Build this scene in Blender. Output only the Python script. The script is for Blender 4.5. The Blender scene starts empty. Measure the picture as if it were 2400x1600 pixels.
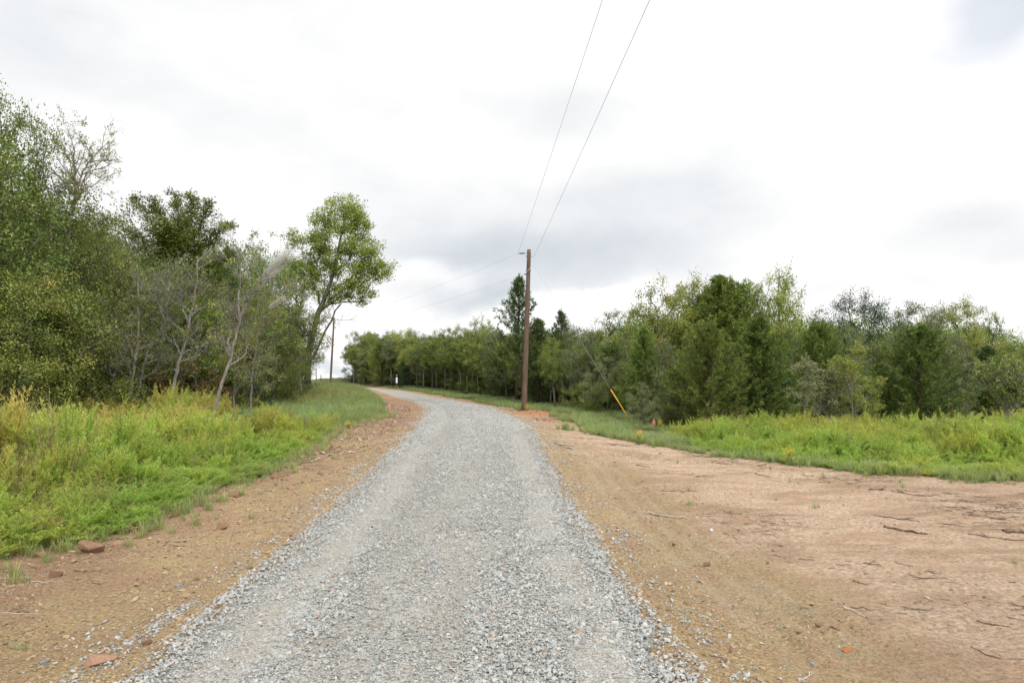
import bpy, bmesh, math, random
import numpy as np
from mathutils import Vector, noise as mnoise

# ------------------------------------------------------------------ camera, sky, sun, exposure
scene = bpy.context.scene
COL = scene.collection
H_EYE, F, CX, HY = 1.65, 1600.0, 1200.0, 880.0      # photo pixels (2400 wide)

cam_d = bpy.data.cameras.new("camera")
cam_d.sensor_width = 36.0
cam_d.lens = 24.0
cam_d.shift_y = 80.0 / 2400.0
cam_d.clip_start = 0.05
cam_d.clip_end = 5000.0
cam = bpy.data.objects.new("camera", cam_d)
cam.location = (0, 0, H_EYE)
cam.rotation_euler = (math.radians(90), 0, 0)
COL.objects.link(cam)
scene.camera = cam

SUN_EL, SUN_AZ = math.radians(56), math.radians(150)   # azimuth clockwise from +Y
world = bpy.data.worlds.new("World")
scene.world = world
world.use_nodes = True
wn, wl = world.node_tree.nodes, world.node_tree.links
wn.clear()


def N(nodes, typ, **kw):
    n = nodes.new(typ)
    for k, v in kw.items():
        setattr(n, k, v)
    return n


def build_sky():
    out = N(wn, 'ShaderNodeOutputWorld')
    bg = N(wn, 'ShaderNodeBackground')
    sky = N(wn, 'ShaderNodeTexSky', sky_type='NISHITA', sun_disc=False)
    sky.sun_elevation = SUN_EL
    sky.sun_rotation = SUN_AZ
    sky.air_density = 1.0
    bs = N(wn, 'ShaderNodeVectorMath', operation='SCALE')
    bs.inputs['Scale'].default_value = 0.15
    wl.new(sky.outputs[0], bs.inputs[0])
    tc = N(wn, 'ShaderNodeTexCoord')
    d = tc.outputs['Generated']

    def noise(scale, detail, stretch, off=(0, 0, 0), rough=0.55):
        mp = N(wn, 'ShaderNodeMapping')
        mp.inputs['Scale'].default_value = stretch
        mp.inputs['Location'].default_value = off
        wl.new(d, mp.inputs['Vector'])
        nt = N(wn, 'ShaderNodeTexNoise')
        nt.inputs['Scale'].default_value = scale
        nt.inputs['Detail'].default_value = detail
        nt.inputs['Roughness'].default_value = rough
        wl.new(mp.outputs[0], nt.inputs['Vector'])
        return nt

    def math_(op, a, b, clamp=False):
        m = N(wn, 'ShaderNodeMath', operation=op, use_clamp=clamp)
        for i, v in enumerate((a, b)):
            if isinstance(v, (int, float)):
                m.inputs[i].default_value = v
            else:
                wl.new(v, m.inputs[i])
        return m.outputs[0]

    # warped direction
    warp = noise(3.4, 8, (1, 1, 1.5))
    sub = N(wn, 'ShaderNodeVectorMath', operation='SUBTRACT')
    wl.new(warp.outputs['Color'], sub.inputs[0])
    sub.inputs[1].default_value = (0.5, 0.5, 0.5)
    sc = N(wn, 'ShaderNodeVectorMath', operation='SCALE')
    sc.inputs['Scale'].default_value = 0.16
    wl.new(sub.outputs[0], sc.inputs[0])
    add = N(wn, 'ShaderNodeVectorMath', operation='ADD')
    wl.new(d, add.inputs[0])
    wl.new(sc.outputs[0], add.inputs[1])
    wd = add.outputs[0]

    def blob(px, py, rx, ry, soft=1.0):
        v = Vector(((px - CX) / F, 1.0, (HY - py) / F))
        s = v.length
        v.normalize()
        a = N(wn, 'ShaderNodeVectorMath', operation='SUBTRACT')
        wl.new(wd, a.inputs[0])
        a.inputs[1].default_value = v
        b = N(wn, 'ShaderNodeVectorMath', operation='MULTIPLY')
        wl.new(a.outputs[0], b.inputs[0])
        b.inputs[1].default_value = (F * s / rx, F * s / max(rx, ry) * 0.7, F * s / ry)
        ln = N(wn, 'ShaderNodeVectorMath', operation='LENGTH')
        wl.new(b.outputs[0], ln.inputs[0])
        mr = N(wn, 'ShaderNodeMapRange', interpolation_type='SMOOTHERSTEP')
        wl.new(ln.outputs['Value'], mr.inputs['Value'])
        mr.inputs['From Min'].default_value = 1.25
        mr.inputs['From Max'].default_value = 0.0
        mr.inputs['To Min'].default_value = 0.0
        mr.inputs['To Max'].default_value = 1.0
        return mr.outputs['Result']

    n1 = noise(2.4, 9, (1, 1, 1.7), (3.1, 0.4, 1.3), 0.5)
    n2 = noise(6.0, 9, (1, 1, 2.0), (0.3, 2.4, 0.7), 0.55)
    base = math_('ADD', math_('MULTIPLY', math_('SUBTRACT', n1.outputs[0], 0.5), 0.34),
                 math_('MULTIPLY', math_('SUBTRACT', n2.outputs[0], 0.5), 0.26))
    g = math_('ADD', base, 1.04)
    for (px, py, rx, ry, amt) in [(1260, 625, 520, 110, -0.27), (1600, 490, 420, 150, -0.10), (1080, 480, 420, 150, -0.10),
                                  (60, 60, 420, 150, -0.15), (600, 260, 500, 120, -0.07), (2330, 560, 330, 110, -0.14),
                                  (1130, 705, 190, 35, -0.20), (820, 862, 170, 16, -0.22), (1320, 250, 500, 90, -0.08),
                                  (2020, 700, 300, 60, -0.10), (1100, 780, 280, 20, 0.15), (1500, 715, 330, 35, 0.30),
                                  (1010, 650, 160, 35, 0.16), (760, 800, 240, 50, 0.12), (1900, 120, 480, 160, 0.2)]:
        g = math_('ADD', g, math_('MULTIPLY', blob(px, py, rx, ry), amt))
    # the unseen upper sky, brighter round the veiled sun
    sv = Vector((math.sin(SUN_AZ) * math.cos(SUN_EL), math.cos(SUN_AZ) * math.cos(SUN_EL), math.sin(SUN_EL)))
    dt = N(wn, 'ShaderNodeVectorMath', operation='DOT_PRODUCT')
    wl.new(d, dt.inputs[0])
    dt.inputs[1].default_value = sv
    glow = N(wn, 'ShaderNodeMapRange', interpolation_type='SMOOTHSTEP')
    wl.new(dt.outputs['Value'], glow.inputs['Value'])
    glow.inputs['From Min'].default_value = 0.2
    glow.inputs['From Max'].default_value = 1.0
    glow.inputs['To Max'].default_value = 1.1
    g = math_('MAXIMUM', math_('ADD', g, glow.outputs['Result']), 0.35)
    tint = N(wn, 'ShaderNodeValToRGB')
    tint.color_ramp.elements[0].position = 0.66
    tint.color_ramp.elements[0].color = (0.89, 0.975, 1.06, 1)
    tint.color_ramp.elements[1].position = 1.0
    tint.color_ramp.elements[1].color = (1.0, 1.0, 1.0, 1)
    wl.new(g, tint.inputs[0])
    cl = N(wn, 'ShaderNodeVectorMath', operation='SCALE')
    wl.new(tint.outputs[0], cl.inputs[0])
    wl.new(g, cl.inputs['Scale'])
    # openings in the cover where the blue shows
    hole = math_('MULTIPLY', math_('ADD', math_('ADD', blob(2410, -30, 200, 100), math_('MULTIPLY', blob(2310, 110, 150, 60), 0.4)), 0.0),
                 math_('MULTIPLY', n2.outputs[0], 2.6), True)
    mix = N(wn, 'ShaderNodeMix', data_type='RGBA')
    wl.new(math_('MULTIPLY', hole, 0.34, True), mix.inputs[0])
    wl.new(cl.outputs[0], mix.inputs[6])
    wl.new(bs.outputs[0], mix.inputs[7])
    wl.new(mix.outputs[2], bg.inputs['Color'])
    bg.inputs['Strength'].default_value = 1.0
    wl.new(bg.outputs[0], out.inputs[0])


build_sky()

sun_d = bpy.data.lights.new("sun", 'SUN')
sun_d.energy = 1.5
sun_d.angle = math.radians(16)
sun_d.color = (1.0, 0.96, 0.90)
sun = bpy.data.objects.new("sun", sun_d)
sun.rotation_euler = (math.pi / 2 - SUN_EL, 0, math.pi - SUN_AZ)
COL.objects.link(sun)

scene.view_settings.view_transform = 'Standard'
scene.view_settings.look = 'None'
scene.view_settings.exposure = 0.0
scene.view_settings.gamma = 1.0
scene.cycles.max_bounces = 6
scene.cycles.transparent_max_bounces = 4

# ------------------------------------------------------------------ helpers
rng = np.random.default_rng(7)
random.seed(7)


def sstep(a, b, x):
    t = np.clip((np.asarray(x, float) - a) / (b - a), 0, 1)
    return t * t * (3 - 2 * t)


_perm = np.random.default_rng(3).random((256, 256))


def vnoise(x, y):
    xi, yi = np.floor(x).astype(int), np.floor(y).astype(int)
    fx, fy = x - xi, y - yi
    fx, fy = fx * fx * (3 - 2 * fx), fy * fy * (3 - 2 * fy)
    g = lambda i, j: _perm[i % 256, j % 256]
    return (g(xi, yi) * (1 - fx) + g(xi + 1, yi) * fx) * (1 - fy) + (g(xi, yi + 1) * (1 - fx) + g(xi + 1, yi + 1) * fx) * fy


def fbm(x, y, s=1.0, o=4):
    x, y = np.asarray(x, float) * s, np.asarray(y, float) * s
    r, a, t = 0, 1.0, 0
    for k in range(o):
        r = r + a * vnoise(x + 17.3 * k, y + 9.1 * k)
        t += a
        a *= 0.5
        x, y = x * 2.03, y * 2.03
    return r / t - 0.5


def tag(o, label=None, cat=None, group=None, kind=None):
    if label: o['label'] = label
    if cat: o['category'] = cat
    if group: o['group'] = group
    if kind: o['kind'] = kind
    return o


def link(name, me, mat=None, parent=None, loc=(0, 0, 0)):
    if mat is not None and len(me.materials) == 0:
        me.materials.append(mat)
    o = bpy.data.objects.new(name, me)
    o.location = loc
    COL.objects.link(o)
    if parent is not None:
        o.parent = parent
    return o


def empty(name, loc=(0, 0, 0), rz=0.0):
    o = bpy.data.objects.new(name, None)
    o.location = loc
    o.rotation_euler = (0, 0, rz)
    o.empty_display_size = 0.3
    COL.objects.link(o)
    return o


class Geo:
    """collects quads and triangles with one float per face"""
    def __init__(s):
        s.v, s.q, s.t, s.qa, s.ta, s.n = [], [], [], [], [], 0

    def add(s, v, q=None, t=None, qa=0.5, ta=0.5):
        v = np.asarray(v, float).reshape(-1, 3)
        if q is not None and len(q):
            q = np.asarray(q, int)
            s.q.append(q + s.n)
            s.qa.append(np.broadcast_to(np.asarray(qa, float), (len(q),)))
        if t is not None and len(t):
            t = np.asarray(t, int)
            s.t.append(t + s.n)
            s.ta.append(np.broadcast_to(np.asarray(ta, float), (len(t),)))
        s.v.append(v)
        s.n += len(v)

    def mesh(s, name, smooth=False):
        me = bpy.data.meshes.new(name)
        v = np.concatenate(s.v)
        q = np.concatenate(s.q) if s.q else np.zeros((0, 4), int)
        t = np.concatenate(s.t) if s.t else np.zeros((0, 3), int)
        a = np.concatenate((s.qa if s.q else []) + (s.ta if s.t else []))
        me.vertices.add(len(v))
        me.vertices.foreach_set('co', v.astype(np.float32).ravel())
        nl = len(q) * 4 + len(t) * 3
        me.loops.add(nl)
        me.loops.foreach_set('vertex_index', np.concatenate([q.ravel(), t.ravel()]).astype(np.int32))
        me.polygons.add(len(q) + len(t))
        ls = np.concatenate([np.arange(len(q)) * 4, len(q) * 4 + np.arange(len(t)) * 3]).astype(np.int32)
        me.polygons.foreach_set('loop_start', ls)
        me.polygons.foreach_set('use_smooth', np.full(len(q) + len(t), smooth))
        at = me.attributes.new('v', 'FLOAT', 'FACE')
        at.data.foreach_set('value', a.astype(np.float32))
        me.update(calc_edges=True)
        me.validate()
        return me


def unit(v):
    return v / np.maximum(np.linalg.norm(v, axis=-1, keepdims=True), 1e-9)


def tube(g, pts, rad, sides=6, a=0.5, cap=True):
    pts = np.asarray(pts, float)
    rad = np.broadcast_to(np.asarray(rad, float), (len(pts),))
    n = len(pts)
    tan = unit(np.gradient(pts, axis=0))
    ref = np.array([0.0, 0, 1]) if abs(tan[0, 2]) < 0.9 else np.array([1.0, 0, 0])
    u = unit(np.cross(tan, ref))
    w = np.cross(tan, u)
    ang = np.arange(sides) * 2 * math.pi / sides
    v = pts[:, None] + rad[:, None, None] * (np.cos(ang)[None, :, None] * u[:, None] + np.sin(ang)[None, :, None] * w[:, None])
    i = np.arange(n - 1)[:, None] * sides
    j = np.arange(sides)[None, :]
    j2 = (j + 1) % sides
    q = np.stack([i + j, i + j2, i + sides + j2, i + sides + j], -1).reshape(-1, 4)
    vv = v.reshape(-1, 3)
    t = None
    if cap:
        vv = np.concatenate([vv, pts[:1], pts[-1:]])
        c0, c1 = n * sides, n * sides + 1
        jj = np.arange(sides)
        t = np.concatenate([np.stack([np.full(sides, c0), (jj + 1) % sides, jj], -1),
                            np.stack([np.full(sides, c1), (n - 1) * sides + jj, (n - 1) * sides + (jj + 1) % sides], -1)])
    g.add(vv, q, t, a, a)


def kites(g, c, d, L, W, a, r=rng, mid=0.45, nrm=None):
    """one kite-shaped leaf per row"""
    c, d = np.asarray(c, float), unit(np.asarray(d, float))
    n = len(c)
    rv = unit(r.normal(size=(n, 3)))
    s = unit(np.cross(d, rv if nrm is None else unit(nrm + 0.5 * rv)))
    L = np.broadcast_to(L, (n,))[:, None]
    W = np.broadcast_to(W, (n,))[:, None] * 0.5
    v = np.stack([c, c + d * L * mid + s * W, c + d * L, c + d * L * mid - s * W], 1).reshape(-1, 3)
    g.add(v, np.arange(n * 4).reshape(n, 4), None, a)


# ------------------------------------------------------------------ materials
def new_mat(name):
    m = bpy.data.materials.new(name)
    m.use_nodes = True
    nt = m.node_tree
    nt.nodes.clear()
    out = nt.nodes.new('ShaderNodeOutputMaterial')
    return m, nt.nodes, nt.links, out


def ramp(nodes, cols, pos=None, interp='LINEAR'):
    r = nodes.new('ShaderNodeValToRGB')
    r.color_ramp.interpolation = interp
    e = r.color_ramp.elements
    pos = pos or [i / (len(cols) - 1) for i in range(len(cols))]
    while len(e) < len(cols):
        e.new(0.5)
    for i, (c, p) in enumerate(zip(cols, pos)):
        e[i].position = p
        e[i].color = (*c, 1)
    return r


def leaf_mat(name, cols, trans=0.20, var=0.4, tint=False, rough=0.55):
    m, n, l, out = new_mat(name)
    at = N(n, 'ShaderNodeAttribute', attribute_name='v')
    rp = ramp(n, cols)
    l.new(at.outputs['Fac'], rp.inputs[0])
    hs = N(n, 'ShaderNodeHueSaturation')
    oi = N(n, 'ShaderNodeObjectInfo')
    mr = N(n, 'ShaderNodeMapRange')
    l.new(oi.outputs['Random'], mr.inputs['Value'])
    mr.inputs['To Min'].default_value = 1 - var * 0.5
    mr.inputs['To Max'].default_value = 1 + var * 0.5
    l.new(mr.outputs[0], hs.inputs['Value'])
    mh = N(n, 'ShaderNodeMapRange')
    ml = N(n, 'ShaderNodeMath', operation='MULTIPLY')
    l.new(oi.outputs['Random'], ml.inputs[0])
    ml.inputs[1].default_value = 7.31
    fr = N(n, 'ShaderNodeMath', operation='FRACT')
    l.new(ml.outputs[0], fr.inputs[0])
    l.new(fr.outputs[0], mh.inputs['Value'])
    mh.inputs['To Min'].default_value = 0.5 - var * 0.05
    mh.inputs['To Max'].default_value = 0.5 + var * 0.05
    l.new(mh.outputs[0], hs.inputs['Hue'])
    l.new(rp.outputs[0], hs.inputs['Color'])
    colr = hs.outputs[0]
    if tint:
        ti = N(n, 'ShaderNodeAttribute', attribute_name='tint', attribute_type='INSTANCER')
        mx = N(n, 'ShaderNodeMix', data_type='RGBA', blend_type='MULTIPLY')
        mx.inputs[0].default_value = 1.0
        tr = ramp(n, [(0.74, 0.88, 0.78), (0.88, 1.0, 0.9), (1.12, 1.0, 0.95), (1.15, 0.84, 1.0)], [0, 0.4, 0.72, 1.0])
        l.new(ti.outputs['Fac'], tr.inputs[0])
        l.new(colr, mx.inputs[6])
        l.new(tr.outputs[0], mx.inputs[7])
        colr = mx.outputs[2]
    p = N(n, 'ShaderNodeBsdfPrincipled')
    p.inputs['Roughness'].default_value = rough
    p.inputs['Specular IOR Level'].default_value = 0.3
    l.new(colr, p.inputs['Base Color'])
    tb = N(n, 'ShaderNodeBsdfTranslucent')
    l.new(colr, tb.inputs['Color'])
    ms = N(n, 'ShaderNodeMixShader')
    ms.inputs[0].default_value = trans
    l.new(p.outputs[0], ms.inputs[1])
    l.new(tb.outputs[0], ms.inputs[2])
    l.new(ms.outputs[0], out.inputs[0])
    return m


def bark_mat(name, c1, c2, c3=None, scale=6.0, stretch=(3, 3, 0.5), bump=0.4):
    m, n, l, out = new_mat(name)
    tc = N(n, 'ShaderNodeTexCoord')
    mp = N(n, 'ShaderNodeMapping')
    mp.inputs['Scale'].default_value = stretch
    l.new(tc.outputs['Object'], mp.inputs['Vector'])
    nt = N(n, 'ShaderNodeTexNoise')
    nt.inputs['Scale'].default_value = scale
    nt.inputs['Detail'].default_value = 6
    nt.inputs['Roughness'].default_value = 0.65
    l.new(mp.outputs[0], nt.inputs['Vector'])
    rp = ramp(n, [c1, c2] + ([c3] if c3 else []), [0.32, 0.68] if not c3 else [0.3, 0.52, 0.66])
    l.new(nt.outputs[0], rp.inputs[0])
    p = N(n, 'ShaderNodeBsdfPrincipled')
    p.inputs['Roughness'].default_value = 0.9
    p.inputs['Specular IOR Level'].default_value = 0.15
    l.new(rp.outputs[0], p.inputs['Base Color'])
    b = N(n, 'ShaderNodeBump')
    b.inputs['Strength'].default_value = bump
    b.inputs['Distance'].default_value = 0.02
    l.new(nt.outputs[0], b.inputs['Height'])
    l.new(b.outputs[0], p.inputs['Normal'])
    l.new(p.outputs[0], out.inputs[0])
    return m


def plain_mat(name, c, rough=0.6, metal=0.0, var=0.15, scale=20.0):
    m, n, l, out = new_mat(name)
    nt = N(n, 'ShaderNodeTexNoise')
    nt.inputs['Scale'].default_value = scale
    nt.inputs['Detail'].default_value = 4
    tc = N(n, 'ShaderNodeTexCoord')
    l.new(tc.outputs['Object'], nt.inputs['Vector'])
    rp = ramp(n, [tuple(x * (1 - var) for x in c), tuple(min(1, x * (1 + var)) for x in c)], [0.3, 0.7])
    l.new(nt.outputs[0], rp.inputs[0])
    p = N(n, 'ShaderNodeBsdfPrincipled')
    p.inputs['Roughness'].default_value = rough
    p.inputs['Metallic'].default_value = metal
    l.new(rp.outputs[0], p.inputs['Base Color'])
    l.new(p.outputs[0], out.inputs[0])
    return m


def stone_mat(name, cols, pos=None, rough=0.85):
    """colour differs from stone to stone"""
    m, n, l, out = new_mat(name)
    oi = N(n, 'ShaderNodeObjectInfo')
    rp = ramp(n, cols, pos)
    l.new(oi.outputs['Random'], rp.inputs[0])
    tc = N(n, 'ShaderNodeTexCoord')
    nt = N(n, 'ShaderNodeTexNoise')
    nt.inputs['Scale'].default_value = 3.0
    nt.inputs['Detail'].default_value = 6
    nt.inputs['Roughness'].default_value = 0.7
    l.new(tc.outputs['Object'], nt.inputs['Vector'])
    mr = N(n, 'ShaderNodeMapRange')
    l.new(nt.outputs[0], mr.inputs['Value'])
    mr.inputs['From Min'].default_value = 0.3
    mr.inputs['From Max'].default_value = 0.7
    mr.inputs['To Min'].default_value = 0.82
    mr.inputs['To Max'].default_value = 1.12
    sc = N(n, 'ShaderNodeVectorMath', operation='SCALE')
    l.new(rp.outputs[0], sc.inputs[0])
    l.new(mr.outputs[0], sc.inputs['Scale'])
    p = N(n, 'ShaderNodeBsdfPrincipled')
    p.inputs['Roughness'].default_value = rough
    p.inputs['Specular IOR Level'].default_value = 0.25
    l.new(sc.outputs[0], p.inputs['Base Color'])
    b = N(n, 'ShaderNodeBump')
    b.inputs['Strength'].default_value = 0.5
    b.inputs['Distance'].default_value = 0.1
    l.new(nt.outputs[0], b.inputs['Height'])
    l.new(b.outputs[0], p.inputs['Normal'])
    l.new(p.outputs[0], out.inputs[0])
    return m


# ------------------------------------------------------------------ the lie of the land
# right and left edges of the gravel, (x, y) going away from the camera
ROAD_R = np.array([(1.25, -30), (1.2, -6), (1.22, 0), (1.18, 3.7), (1.02, 6), (0.94, 8.9), (0.84, 14), (0.69, 19), (0.33, 24), (-0.29, 29), (-0.95, 33.5),
                   (-2.15, 38.3), (-4.8, 46), (-9.0, 58), (-14.6, 70), (-21, 82), (-30, 94)])
ROAD_L = np.array([(-1.9, -30), (-1.95, -6), (-2.2, 0), (-2.24, 3.7), (-2.30, 6), (-2.37, 8.7), (-2.5, 12), (-2.8, 18.6), (-3.3, 25), (-3.9, 30.5), (-4.6, 35),
                   (-5.6, 40), (-8.3, 47.5), (-12.2, 60), (-17.4, 71), (-23.6, 83.5), (-32.2, 96)])
RT = np.linspace(0, 1, len(ROAD_R))


def road_x(y, side):
    e = ROAD_R if side > 0 else ROAD_L
    return np.interp(y, e[:, 1], e[:, 0])


def H0(x, y):
    x, y = np.asarray(x, float), np.asarray(y, float)
    base = 0.0135 * np.clip(y - 38, 0, 60) + np.clip(0.032 * np.clip(-x - 6, 0, 40), 0, 0.55) * sstep(22, 48, y)
    base = base - 0.045 * np.clip(y - 96, 0, 160)
    base = base - 0.24 * sstep(2.0, 7, x) * sstep(12, 21, y)
    # grassy knoll left of the bend
    kn = 0.80 * np.exp(-(((x + 12.0) / 5.2) ** 2 + ((y - 40) / 10.5) ** 2))
    base = base + kn
    # little bank under the weeds on the left
    base = base + 0.16 * sstep(-4.1, -5.2, x) * (1 - sstep(18, 30, y)) * sstep(2, 5, y)
    return base


def road_z(y):
    return np.interp(y, [-30, 5, 9, 13, 18.6, 24, 30, 34, 38, 46, 58, 70, 95],
                     [0.0, 0.0, 0.03, 0.13, 0.2, 0.09, 0.06, 0.10, 0.06, 0.15, 0.345, 0.43, 0.5])


def Hs(x, y):
    """height of the ground sheet"""
    x, y = np.asarray(x, float), np.asarray(y, float)
    xr, xl = road_x(y, 1), road_x(y, -1)
    out = np.maximum(np.maximum(x - xr, xl - x), 0)
    k = sstep(0.3, 3.2, out)
    z = road_z(y) * (1 - k) + H0(x, y) * k
    rough = sstep(-0.1, 0.8, out)
    z = z - 0.03 * sstep(0.0, 0.5, out)
    z = z + rough * (0.10 * fbm(x, y, 0.55, 3) + 0.05 * fbm(x + 40, y, 2.3, 3) + 0.022 * fbm(x + 7, y + 3, 8.0, 2))
    # gouged, cloddy shoulder on the left
    sh = sstep(0.25, 0.9, xl - x) * (1 - sstep(1.9, 2.6, xl - x))
    z = z + sh * 0.05 * fbm(x * 1.3, y * 0.8 + 11, 4.5, 3)
    # wheel ruts in the right shoulder
    for off, w, dp in ((0.55, 0.08, 0.05), (0.80, 0.10, 0.06), (1.02, 0.05, 0.03)):
        c = xr + off * (1.25 - 0.03 * y) + 0.06 * np.sin(y * 0.5 + off)
        z = z - dp * np.exp(-((x - c) / w) ** 2) * sstep(3, 5, y) * (1 - sstep(13, 17, y))
    # heap of orange clay at the pole's foot
    z = z + 0.16 * np.exp(-(((x - 0.95) / 1.0) ** 2 + ((y - 28.9) / 1.5) ** 2))
    z = z - 6.0 * sstep(120, 500, np.hypot(x, y)) - 3.0 * sstep(500, 1200, np.hypot(x, y))
    return z


def gz(x, y):
    return float(Hs(np.array([x]), np.array([y]))[0])


def gp(px, py, lift=0.0):
    """ground point under a photo pixel"""
    dx, dz = (px - CX) / F, (HY - py) / F
    t = np.concatenate([np.arange(2.5, 40, 0.02), np.arange(40, 130, 0.1)])
    z = H_EYE + dz * t
    h = Hs(dx * t, t) + lift
    i = np.argmax(z <= h)
    if z[i] > h[i]:
        i = len(t) - 1
    return float(dx * t[i]), float(t[i])


def at(px, py, d):
    return np.array([(px - CX) / F * d, d, H_EYE + (HY - py) / F * d])


# edge of the weeds on the left, near edge of the grass on the right
LE = np.array([(-10, -5.6), (3, -5.3), (5, -4.95), (6.3, -4.65), (7.3, -4.25), (9.3, -4.5), (11.5, -4.3), (14.7, -4.6), (20, -5.3), (24, -5.2), (27.5, -5.05), (32, -5.9),
               (37, -6.9), (43, -8.6), (47.5, -10.4), (60, -14.4), (71, -19.4), (96, -34)])
REY = np.array([(1.2, 19.2), (2.66, 17.2), (3.67, 16.2), (4.95, 13.4), (6, 12.2), (7.1, 11.5), (8.4, 11.2), (14, 11.0), (40, 9.0)])


def left_edge(y):
    return np.interp(y, LE[:, 0], LE[:, 1]) + 0.35 * fbm(np.asarray(y) * 1.0, np.asarray(y) * 0 + 3.3, 0.8, 3)


def right_edge(x):
    return np.interp(x, REY[:, 0], REY[:, 1]) + 0.9 * fbm(np.asarray(x) * 1.0, np.asarray(x) * 0 + 8.3, 0.7, 3)


def axis(cuts):
    """grid lines from (start, end, step) runs"""
    r = []
    for a, b, s in cuts:
        r += list(np.arange(a, b - 1e-6, s))
    r.append(cuts[-1][1])
    return np.array(r)


def grid_geo(xs, ys, zf):
    X, Y = np.meshgrid(xs, ys)
    Z = zf(X, Y)
    v = np.stack([X, Y, Z], -1).reshape(-1, 3)
    nx, ny = len(xs), len(ys)
    i = np.arange(ny - 1)[:, None] * nx + np.arange(nx - 1)[None, :]
    q = np.stack([i, i + 1, i + nx + 1, i + nx], -1).reshape(-1, 4)
    return v, q


def ground_material():
    m, n, l, out = new_mat('earth')
    tc = N(n, 'ShaderNodeTexCoord')
    ob = tc.outputs['Object']

    def noise(s, det=6, rough=0.6, st=None):
        v = ob
        if st:
            mp = N(n, 'ShaderNodeMapping')
            mp.inputs['Scale'].default_value = st
            l.new(ob, mp.inputs['Vector'])
            v = mp.outputs[0]
        t = N(n, 'ShaderNodeTexNoise')
        t.inputs['Scale'].default_value = s
        t.inputs['Detail'].default_value = det
        t.inputs['Roughness'].default_value = rough
        l.new(v, t.inputs['Vector'])
        return t.outputs[0]

    def mixc(f, a, b, bt='MIX'):
        mx = N(n, 'ShaderNodeMix', data_type='RGBA', blend_type=bt)
        for i, v in ((0, f), (6, a), (7, b)):
            if isinstance(v, float):
                mx.inputs[i].default_value = v
            elif isinstance(v, tuple):
                mx.inputs[i].default_value = (*v, 1)
            else:
                l.new(v, mx.inputs[i])
        return mx.outputs[2]

    def rmp(f, cols, pos):
        r = ramp(n, cols, pos)
        l.new(f, r.inputs[0])
        return r.outputs[0]

    def attr(name):
        a = N(n, 'ShaderNodeAttribute', attribute_name=name)
        return a.outputs['Fac']

    big = noise(0.35, 4)
    mid = noise(2.2, 6)
    fine = noise(38, 7, 0.7)
    grit = noise(110, 4, 0.7)
    # sandy shoulder, yellow-brown shale
    tan = rmp(fine, [(0.17, 0.12, 0.065), (0.39, 0.285, 0.155), (0.56, 0.43, 0.26)], [0.3, 0.5, 0.68])
    tan = mixc(rmp(mid, [(0, 0, 0), (1, 1, 1)], [0.42, 0.7]), tan, rmp(fine, [(0.24, 0.15, 0.09), (0.46, 0.31, 0.20)], [0.35, 0.62]))
    tan = mixc(rmp(noise(5.5, 5), [(0, 0, 0), (1, 1, 1)], [0.55, 0.72]), tan, rmp(fine, [(0.20, 0.18, 0.11), (0.37, 0.32, 0.21)], [0.35, 0.62]))
    # pale pink scraped clay of the clearing
    pink = rmp(noise(26, 7, 0.72), [(0.29, 0.195, 0.13), (0.50, 0.37, 0.265), (0.66, 0.51, 0.385)], [0.34, 0.5, 0.66])
    pink = mixc(rmp(noise(1.3, 6, 0.6, (0.7, 1.4, 1)), [(0, 0, 0), (0.75, 0.75, 0.75)], [0.47, 0.68]), pink, rmp(fine, [(0.25, 0.15, 0.09), (0.45, 0.30, 0.19)], [0.35, 0.62]))
    red = rmp(fine, [(0.28, 0.13, 0.06), (0.52, 0.27, 0.14)], [0.35, 0.65])
    brown = rmp(fine, [(0.18, 0.105, 0.065), (0.42, 0.275, 0.185)], [0.35, 0.65])
    soil = rmp(noise(9, 5), [(0.06, 0.055, 0.025), (0.15, 0.16, 0.06)], [0.35, 0.65])
    damp = rmp(noise(0.9, 7, 0.65, (0.5, 1.5, 1)), [(0, 0, 0), (1, 1, 1)], [0.50, 0.60])
    pink = mixc(damp, pink, rmp(noise(30, 7, 0.75), [(0.18, 0.115, 0.075), (0.36, 0.25, 0.165), (0.52, 0.39, 0.28)], [0.32, 0.5, 0.68]))
    specks = rmp(noise(48, 3, 0.8, (0.45, 1.6, 1)), [(0.35, 0.30, 0.26), (1, 1, 1)], [0.33, 0.41])
    pink = mixc(0.8, pink, specks, 'MULTIPLY')
    c = mixc(attr('pink'), tan, pink)
    c = mixc(attr('rut'), c, rmp(fine, [(0.34, 0.27, 0.185), (0.50, 0.415, 0.30)], [0.35, 0.62]))
    c = mixc(attr('brown'), c, brown)
    c = mixc(attr('red'), c, red)
    c = mixc(attr('soil'), c, soil)
    c = mixc(0.5, c, rmp(grit, [(0.62, 0.60, 0.58), (1.3, 1.3, 1.3)], [0.35, 0.65]), 'MULTIPLY')
    c = mixc(0.8, c, rmp(big, [(0.85, 0.84, 0.82), (1.1, 1.1, 1.1)], [0.35, 0.65]), 'MULTIPLY')
    p = N(n, 'ShaderNodeBsdfPrincipled')
    p.inputs['Roughness'].default_value = 0.95
    p.inputs['Specular IOR Level'].default_value = 0.1
    l.new(c, p.inputs['Base Color'])
    b1 = N(n, 'ShaderNodeBump')
    b1.inputs['Strength'].default_value = 0.9
    b1.inputs['Distance'].default_value = 0.03
    l.new(fine, b1.inputs['Height'])
    b2 = N(n, 'ShaderNodeBump')
    b2.inputs['Strength'].default_value = 0.7
    b2.inputs['Distance'].default_value = 0.08
    l.new(noise(9, 6, 0.65), b2.inputs['Height'])
    l.new(b1.outputs[0], b2.inputs['Normal'])
    l.new(b2.outputs[0], p.inputs['Normal'])
    l.new(p.outputs[0], out.inputs[0])
    return m


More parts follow.
